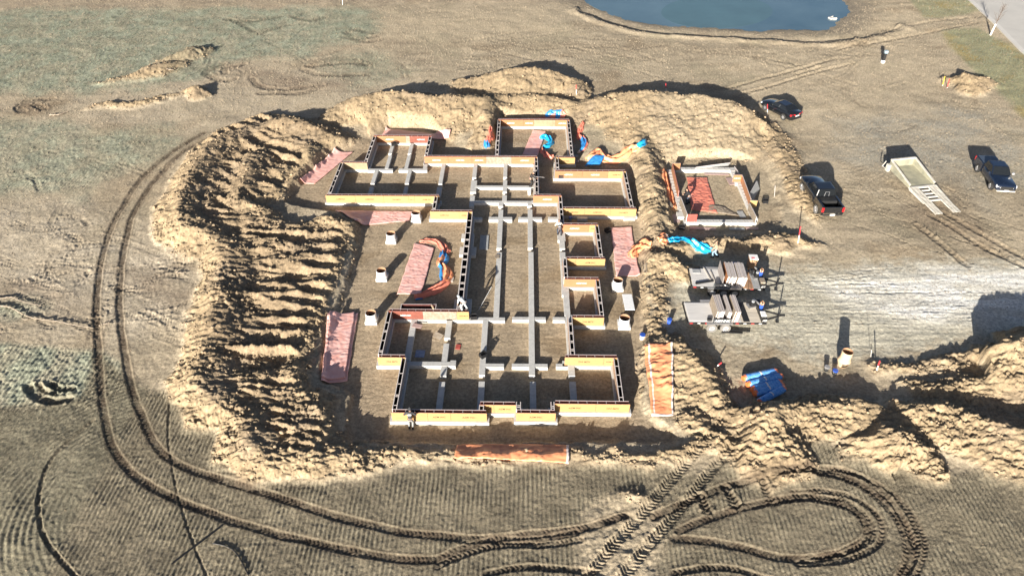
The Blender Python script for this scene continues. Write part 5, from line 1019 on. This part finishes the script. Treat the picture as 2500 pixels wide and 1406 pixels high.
load(rA, .55, 1.8, (.62, .5, .05), M['board_grey'], 'grey lettered sheet on the tail corner of the rear trailer', 'sheet'); load(rA, 2.28, 1.05, (.05, 2.0, 1.0), M['ply_grey'], 'grey upright board left of the rear trailer stacks', 'board'); load(rA, 4.3, .95, (.75, 2.1, .03), M['wood_brown'], 'brown sheet lying behind the rear trailer stacks', 'sheet', .0); load(rA, 4.95, 1.0, (.55, 2.1, .025), M['board_grey'], 'pale grey sheet lying beside the brown one', 'sheet')
load(rB, 4.25, 1.1, (.45, 2.1, .02), M['plastic'], 'black mat lying beside the right panel stack on the nearer trailer', 'mat'); load(rB, .15 + .9, 1.1, (1.9, 2.0, .02), M['deck'], 'pale sheet covering the tail of the nearer trailer', 'sheet')
load(rB, 1.55, .18, (.32, .22, .16), M['plastic'], 'small black box at the near edge of the nearer trailer', 'toolbox', cat='box')
def machine(T, x, y, label):
    p, az = onbed(T, x, y); r = thing('plate_compactor', label, 'machine', p + Vector((0, 0, .004)), az + .3); MB().hexa([(-.3, -.22, 0), (.3, -.22, 0), (.3, .22, 0), (-.3, .22, 0), (-.42, -.25, .10), (.42, -.25, .10), (.42, .25, .10), (-.42, .25, .10)]).build('plate', M['steel'], r); MB().box(-.2, .22, -.18, .18, .11, .45).build('engine', M['black'], r, bevel=.05); MB().cyl((0, 0, .45), (0, 0, .56), .12).build('tank', M['board_grey'], r)
    MB().tube([(-.3, -.18, .2), (-.7, -.18, .9), (-.7, .18, .9), (-.3, .18, .2)], .02).build('handle', M['plastic'], r)
machine(rA, 5.15, 1.35, 'black plate compactor on the grey sheet of the rear trailer'); machine(rB, 5.05, 1.75, 'black plate compactor at the front of the nearer trailer')
def pail_of_stakes(T, x, y, label):
    p, az = onbed(T, x, y); r = thing('stake_bucket', label, 'bucket', p + Vector((0, 0, .33)), az); MB().lathe([(.001, .0), (.13, .0), (.16, .36), (.15, .36), (.12, .02)], 16).build('pail', M['bucket_blue'], r)
    for k in range(9): a = k * .7; MB().bar((.07 * math.cos(a), .07 * math.sin(a), .02), (.13 * math.cos(a), .13 * math.sin(a), .55 + .03 * (k % 3)), .04).build('stake_end', M['wood_new'] if k % 2 else M['ply_orange'], r)
pail_of_stakes(rA, rA[1] - .18, 1.25, 'blue bucket of wooden stakes on the rear trailer front'); pail_of_stakes(rB, rB[1] - .18, 1.2, 'blue bucket of wooden stakes on the nearer trailer front')
load(rA, rA[1] - .2, .45, (.34, .55, .16), M['ply_white'], 'pale timber bundle on the front locker of the rear trailer', 'timber_bundle', dz=.33); load(rB, rB[1] - .2, .5, (.36, .5, .10), M['white'], 'white box on the front locker of the nearer trailer', 'box', dz=.33, cat='box'); load(rB, rB[1] - .35, 1.85, (.10, .75, .10), M['steel'], 'steel tube on the front locker of the nearer trailer', 'tube', .5, dz=.33); load(rA, rA[1] - .3, 1.85, (.10, .7, .10), M['steel'], 'steel tube on the front locker of the rear trailer', 'tube', .4, dz=.33)
load(rA, rA[1] - .75, 1.9, (.34, .30, .34), M['black'], 'black canister behind the compactor on the rear trailer', 'canister', .2, cat='box', bevel=.06)
# crate of timber standing behind the rear trailer
p = on(1836, 668); r = thing('timber_crate', 'timber crate with a white red-marked top behind the rear trailer', 'crate', (p.x, p.y + .4, gz(p.x, p.y + .4)), -.05)
MB().box(-.32, .32, -.3, .3, .05, 1.1).build('stacked_boards', M['wood_brown'], r, bevel=.01); MB().box(-.34, .34, -.32, .32, 1.1, 1.16).build('lid', M['white'], r); MB().box(-.2, .05, -.2, -.05, 1.161, 1.165).build('red_mark', M['paint_red'], r)
load(rA, 3.6, 2.3, (.5, .3, .3), M['bucket_blue'], 'blue box at the far side of the rear trailer stacks', 'box', dz=.3, cat='box')

# ------------------------------------------------------------------ people
M['skin'] = mat('skin', (.42, .24, .16), 0.6, 0.08); M['cloth_black'] = mat('cloth_black', (.018, .018, .02), 0.9, 0.2); M['cloth_grey'] = mat('cloth_grey', (.04, .042, .046), 0.9, 0.15); M['cloth_pale'] = mat('cloth_pale', (.26, .26, .25), 0.9, 0.12); M['cloth_white'] = mat('cloth_white', (.52, .56, .56), 0.9, 0.08)
M['cloth_tan'] = mat('cloth_tan', (.40, .29, .19), 0.9, 0.12); M['denim'] = mat('denim', (.22, .34, .44), 0.9, 0.15); M['denim_dark'] = mat('denim_dark', (.04, .05, .07), 0.9, 0.15); M['cloth_cream'] = mat('cloth_cream', (.62, .58, .52), 0.9, 0.08); M['hair'] = mat('hair', (.03, .02, .015), 0.8, 0.2)
def skin(name, chains, m, parent):
    bm = bmesh.new(); lay = bm.verts.layers.skin.verify(); cache = {}
    for ci, ch in enumerate(chains):
        prev = None
        for (p, rad) in ch:
            key = tuple(round(c, 4) for c in p); v = cache.get(key)
            if v is None:
                v = bm.verts.new(p); cache[key] = v; v[lay].radius = (rad, rad)
                if len(cache) == 1: v[lay].use_root = True
            if prev is not None and prev is not v and bm.edges.get((prev, v)) is None: bm.edges.new((prev, v))
            prev = v
    me = bpy.data.meshes.new(name); bm.to_mesh(me); bm.free(); me.materials.append(m); o = bpy.data.objects.new(name, me); C.objects.link(o); o.parent = parent
    s = o.modifiers.new('skin', 'SKIN'); s.use_smooth_shade = True; ss = o.modifiers.new('sub', 'SUBSURF'); ss.levels = 1; ss.render_levels = 1; return o
def ik(a, b, l1, l2, bend):
    a, b = Vector(a), Vector(b); d = b - a; L = min(d.length, (l1 + l2) * .995); u = d.normalized(); x = (L * L + l1 * l1 - l2 * l2) / (2 * L); h = math.sqrt(max(0, l1 * l1 - x * x)); w = Vector(bend); w = (w - u * w.dot(u)).normalized(); return a + u * x + w * h, a + u * L
def person(loc, rot, label, lean, hp, feet, hands, top, legs, head, hood=False, twist=0.0, mark=False):
    """local +X is forwards; lean of the trunk in radians; hp: hip height; feet and hands in local coordinates"""
    r = thing('person', label, 'person', loc, rot); up = Vector((math.sin(lean), 0, math.cos(lean))); hip = Vector((0, 0, hp)); ch = hip + up * .30; sh = hip + up * .47; nk = hip + up * .55
    hd = nk + Vector((math.sin(lean * 1.15), 0, math.cos(lean * 1.15))) * .13; tp = hd + (hd - nk).normalized() * .13; body = [[(hip, .12), (hip + up * .15, .12), (ch, .135), (sh, .11), (nk, .055), (hd - (hd - nk) * .3, .06), (hd, .088), (tp, .06)]]; jk = [[(hip + up * .02, .145), (hip + up * .17, .145), (ch, .155), (sh, .125), (nk - up * .02, .085)]]; tr_ = [[(hip + up * .05, .14), (hip, .145)]]
    for s, ft, hn in ((-1, feet[0], hands[0]), (1, feet[1], hands[1])):
        hj = hip + Vector((0, s * .09, -.03)); kn, an = ik(hj, Vector(ft) + Vector((-.03, 0, .09)), .44, .43, (1, s * .1, 0)); toe = an + Vector((.17, 0, -.05)); body.append([(hip, .12), (hj, .09), (kn, .06), (an, .045), (toe, .04)]); tr_.append([(hip, .145), (hj, .105), (kn, .078), (an + Vector((0, 0, .02)), .07)])
        MB().loft([[(an.x - .08, an.y - .05, an.z - .09), (an.x - .08, an.y + .05, an.z - .09), (an.x - .07, an.y + .05, an.z + .06), (an.x - .07, an.y - .05, an.z + .06)], [(an.x + .05, an.y - .055, an.z - .09), (an.x + .05, an.y + .055, an.z - .09), (an.x + .05, an.y + .05, an.z + .04), (an.x + .05, an.y - .05, an.z + .04)], [(an.x + .20, an.y - .05, an.z - .09), (an.x + .20, an.y + .05, an.z - .09), (an.x + .20, an.y + .04, an.z - .04), (an.x + .20, an.y - .04, an.z - .04)]]).build('boot', M['cloth_black'], r, bevel=.02)
        sj = sh + Vector((0, s * .17, 0)); el, wr = ik(sj, hn, .29, .26, (-.3, s * .8, -.5)); f = (wr - el).normalized(); sd = f.cross(Vector((0, 0, 1))); sd = sd.normalized() if sd.length > .05 else Vector((0, 1, 0)); dn = sd.cross(f); pal = wr + f * .08
        body.append([(sh, .11), (sj, .065), (el, .045), (wr, .032), (pal, .030)]); jk.append([(sh, .125), (sj, .088), (el, .066), (wr - f * .02, .052)])
        for q, ln in ((-.028, .065), (-.009, .078), (.010, .073), (.028, .055)): body.append([(pal, .030), (pal + sd * q + f * .03, .011), (pal + sd * q + f * (.03 + ln * .5) - dn * .005, .010), (pal + sd * q + f * (.02 + ln * .8) - dn * .03, .008)])
        body.append([(wr + f * .02, .030) if False else (wr, .032), (wr + f * .035 - sd * s * .04, .012), (wr + f * .075 - sd * s * .055 - dn * .015, .009)])
    skin('body', body, M['skin'], r); skin('jacket', jk, top, r); skin('trousers', tr_, legs, r)
    ax = (hd - nk).normalized(); fw = Vector((ax.z, 0, -ax.x)); MB().cyl(hd + fw * .075 - ax * .01, hd + fw * .115 - ax * .03, .018, .008, 6).build('nose', M['skin'], r)
    if hood: skin('hood', [[(nk + ax * .02 - fw * .02, .10), (hd - fw * .03, .125), (tp - fw * .05, .09), (tp + ax * .06 - fw * .05, .035)]], head, r)
    else:
        skin('hat', [[(hd + ax * .05, .104), (tp + ax * .03, .075)]], head, r); MB().cyl(hd + ax * .06 + fw * .05, hd + ax * .055 + fw * .17, .085, .05, 8).build('hat_brim', head, r)
    if mark: b = hip + up * .36 - fw * 0; n = Vector((-math.cos(lean), 0, math.sin(lean))); q = b + n * .158; MB().hexa([q + Vector((0, -.11, 0)) - up * .04, q + Vector((0, .11, 0)) - up * .04, q + Vector((0, .11, 0)) + up * .04, q + Vector((0, -.11, 0)) + up * .04] + [w + n * .006 for w in (q + Vector((0, -.11, 0)) - up * .04, q + Vector((0, .11, 0)) - up * .04, q + Vector((0, .11, 0)) + up * .04, q + Vector((0, -.11, 0)) + up * .04)]).build('back_print', M['ink_white'], r)
    MB().lathe([(.155, hp + .04), (.162, hp + .08)], 16).build('belt', M['board_pink'], r); return r
H90 = math.pi / 2
p = at(1001, 1040, 0.0); person((p.x, 28.62, 0.0), H90, 'worker in a dark hooded top and pale trousers leaning over the front left wall', .55, .88, ((0, -.12, 0), (.05, .12, 0)), ((.42, -.32, 1.06), (.42, .30, 1.06)), M['cloth_grey'], M['cloth_pale'], M['cloth_grey'], True, mark=True)
p = at(1298, 455, FT); person((p.x - .05, p.y, FT), -.05, 'worker all in black standing on a footing, reaching over the wall with a rod', .45, .86, ((0, -.15, 0), (.1, .15, 0)), ((.62, -.15, .95), (.66, .15, .95)), M['cloth_black'], M['cloth_black'], M['cloth_black'])
tag(MB().tube([(p.x + .2, p.y + .05, 1.32), (p.x + 1.3, p.y + .1, 1.18)], .018).build('steel_rod', M['steel']), 'steel rod held by the worker in black across the wall top', 'rod')
p = at(1367, 575, FT); person((p.x, p.y, FT), H90 + .1, 'worker with pale sleeves and a black hat crouching over the hall edge', .95, .72, ((-.02, -.14, 0), (.1, .14, 0)), ((.62, -.25, .55), (.60, .28, .6)), M['cloth_cream'], M['denim_dark'], M['cloth_black']); skin('vest', [[((.03, 0, .74), .155), ((.16, 0, .83), .158), ((.28, 0, .91), .16), ((.36, 0, .97), .13)]], M['cloth_grey'], bpy.data.objects['person.002'])
p = at(1134, 757, 1.06); person((p.x, 38.92, 1.06), 2.3, 'worker in pale clothes bent double while standing on top of the forms', 1.35, .78, ((-.05, -.20, 0), (.05, .20, 0)), ((.62, -.15, .28), (.66, .15, .22)), M['cloth_white'], M['cloth_white'], M['cloth_white'], True)
p = at(1680, 502, GZ); person((p.x + .1, p.y, GZ), 2.75, 'worker in black leaning against a panel inside the small outbuilding', .55, .86, ((0, -.12, 0), (.12, .12, 0)), ((.55, -.2, .95), (.55, .25, 1.0)), M['cloth_black'], M['denim_dark'], M['hair'])
p = on(1746, 633); person((p.x, p.y, p.z), 2.9, 'worker in a tan jacket and light jeans carrying the end of the blue tarp', .2, .88, ((-.18, -.1, 0), (.2, .1, 0)), ((.42, -.2, .95), (.38, .25, .9)), M['cloth_tan'], M['denim'], M['hair'])

# ------------------------------------------------------------------ clods and stones strewn over the spoil
def clods():
    w = spoil * (GY < 100) * (GY > 14) * (np.abs(GX) < 60); w = w * np.clip((GY / 45) ** 2, .25, 4); w[:, :20] = 0; w[:, -20:] = 0
    edge = sstep(0.05, 0.4, spoil) * sstep(0.95, 0.6, spoil); w = w * (0.5 + 3.0 * edge) + 0.0015 * (1 - floor_m) * (GY < 100) * (GY > 14); p_ = (w / w.sum()).ravel().astype(np.float64); p_ /= p_.sum(); g = np.random.default_rng(3); N = 11000
    idx = g.choice(NR * NC, N, p=p_); cx, cy, cz = GX.ravel()[idx], GY.ravel()[idx], H.ravel()[idx]; sp_ = spoil.ravel()[idx]
    size = np.clip(g.lognormal(-2.95, .5, N), .03, .22) * np.where(sp_ > .1, 1, .6)
    base_ = np.array([(1, 0, 0), (-1, 0, 0), (0, 1, 0), (0, -1, 0), (0, 0, 1), (0, 0, -1), (.6, .6, .6), (-.6, .6, .5), (.6, -.6, .5), (-.6, -.6, .6)]); tri = [(4, 6, 7), (4, 7, 9), (4, 9, 8), (4, 8, 6), (0, 6, 8), (1, 9, 7), (2, 7, 6), (3, 8, 9), (0, 2, 6), (2, 1, 7), (1, 3, 9), (3, 0, 8), (0, 5, 2), (2, 5, 1), (1, 5, 3), (3, 5, 0)]
    v = base_[None] * (size[:, None, None] * g.uniform(.55, 1.25, (N, 10, 3))); a = g.uniform(0, 6.28, N); c, s = np.cos(a)[:, None], np.sin(a)[:, None]
    x = v[..., 0] * c - v[..., 1] * s + cx[:, None]; y = v[..., 0] * s + v[..., 1] * c + cy[:, None]; z = v[..., 2] * .75 + cz[:, None] + size[:, None] * .25
    co = np.stack([x, y, z], -1).reshape(-1, 3).astype(np.float32); f = (np.array(tri)[None] + (np.arange(N) * 10)[:, None, None]).reshape(-1).astype(np.int32); me = bpy.data.meshes.new('clods'); nf = len(f) // 3
    me.vertices.add(len(co)); me.vertices.foreach_set('co', co.ravel()); me.loops.add(nf * 3); me.loops.foreach_set('vertex_index', f); me.polygons.add(nf); me.polygons.foreach_set('loop_start', np.arange(0, nf * 3, 3, dtype=np.int32)); me.update(calc_edges=True)
    me.materials.append(mat('clod', (.33, .25, .16), 0.95, 0.3, 1.2, 0.4, 12)); o = bpy.data.objects.new('clods', me); C.objects.link(o); o['kind'] = 'stuff'; o['label'] = 'loose clods and stones strewn over the spoil banks'
clods()

def strew(name, w, N, smin, smax, m, label, tuft, seed):
    """many small tufts or crumbs, far too many to count, as one object"""
    w = np.clip(w, 0, None) * np.clip((GY / 40) ** 2, .05, 8); w[:, :15] = 0; w[:, -15:] = 0; p_ = w.ravel().astype(np.float64); p_ /= p_.sum(); g = np.random.default_rng(seed)
    idx = g.choice(NR * NC, N, p=p_); cx = GX.ravel()[idx] + g.uniform(-.06, .06, N); cy = GY.ravel()[idx] + g.uniform(-.06, .06, N); cz = H.ravel()[idx]; sz = g.uniform(smin, smax, N) * np.clip(GY.ravel()[idx] / 40, .55, 2.2); a = g.uniform(0, 6.28, N)
    if tuft: k = 9; base_ = np.array([[(-.16 * math.cos(t), -.16 * math.sin(t), 0), (.16 * math.cos(t), .16 * math.sin(t), 0), (.5 * math.cos(t + 1), .5 * math.sin(t + 1), 1)] for t in (0, 2.1, 4.2)]).reshape(9, 3); tri = [(0, 1, 2), (3, 4, 5), (6, 7, 8)]
    else: k = 5; base_ = np.array([(1, 0, -.1), (0, 1, -.1), (-1, 0, -.1), (0, -1, -.1), (.15, .1, .8)]); tri = [(0, 1, 4), (1, 2, 4), (2, 3, 4), (3, 0, 4)]
    v = base_[None] * sz[:, None, None] * g.uniform(.7, 1.3, (N, k, 1)); c, s = np.cos(a)[:, None], np.sin(a)[:, None]
    co = np.stack([v[..., 0] * c - v[..., 1] * s + cx[:, None], v[..., 0] * s + v[..., 1] * c + cy[:, None], v[..., 2] + cz[:, None]], -1).reshape(-1, 3).astype(np.float32); f = (np.array(tri)[None] + (np.arange(N) * k)[:, None, None]).reshape(-1).astype(np.int32); nf = len(f) // 3; me = bpy.data.meshes.new(name)
    me.vertices.add(len(co)); me.vertices.foreach_set('co', co.ravel()); me.loops.add(nf * 3); me.loops.foreach_set('vertex_index', f); me.polygons.add(nf); me.polygons.foreach_set('loop_start', np.arange(0, nf * 3, 3, dtype=np.int32)); me.update(calc_edges=True)
    me.materials.append(m); o = bpy.data.objects.new(name, me); C.objects.link(o); o['kind'] = 'stuff'; o['label'] = label
inview = (GY > 16) * (GY < 112)
strew('stubble', fieldm * (1 - rutmask) * (0.25 + rowh) * inview, 60000, .05, .11, mat('straw', (.22, .19, .135), 0.9, 0.35, 0.6), 'short dry stubble on the harvested field', True, 11)
strew('grass', grass * inview, 30000, .035, .08, mat('grass_blade', (.15, .165, .115), 0.9, 0.3, 0.4), 'short grey green grass on the far field and verge', True, 12)
strew('crumbs', (1 - spoil) * (1 - fieldm) * (1 - 0.8 * grass) * (1 - 0.75 * floor_m) * (sd_pond < -1) * (sd_road < -1) * inview, 42000, .02, .055, mat('crumb', (.36, .29, .20), 0.95, 0.35, 0.8), 'small crumbs of soil on the bare ground', False, 13)
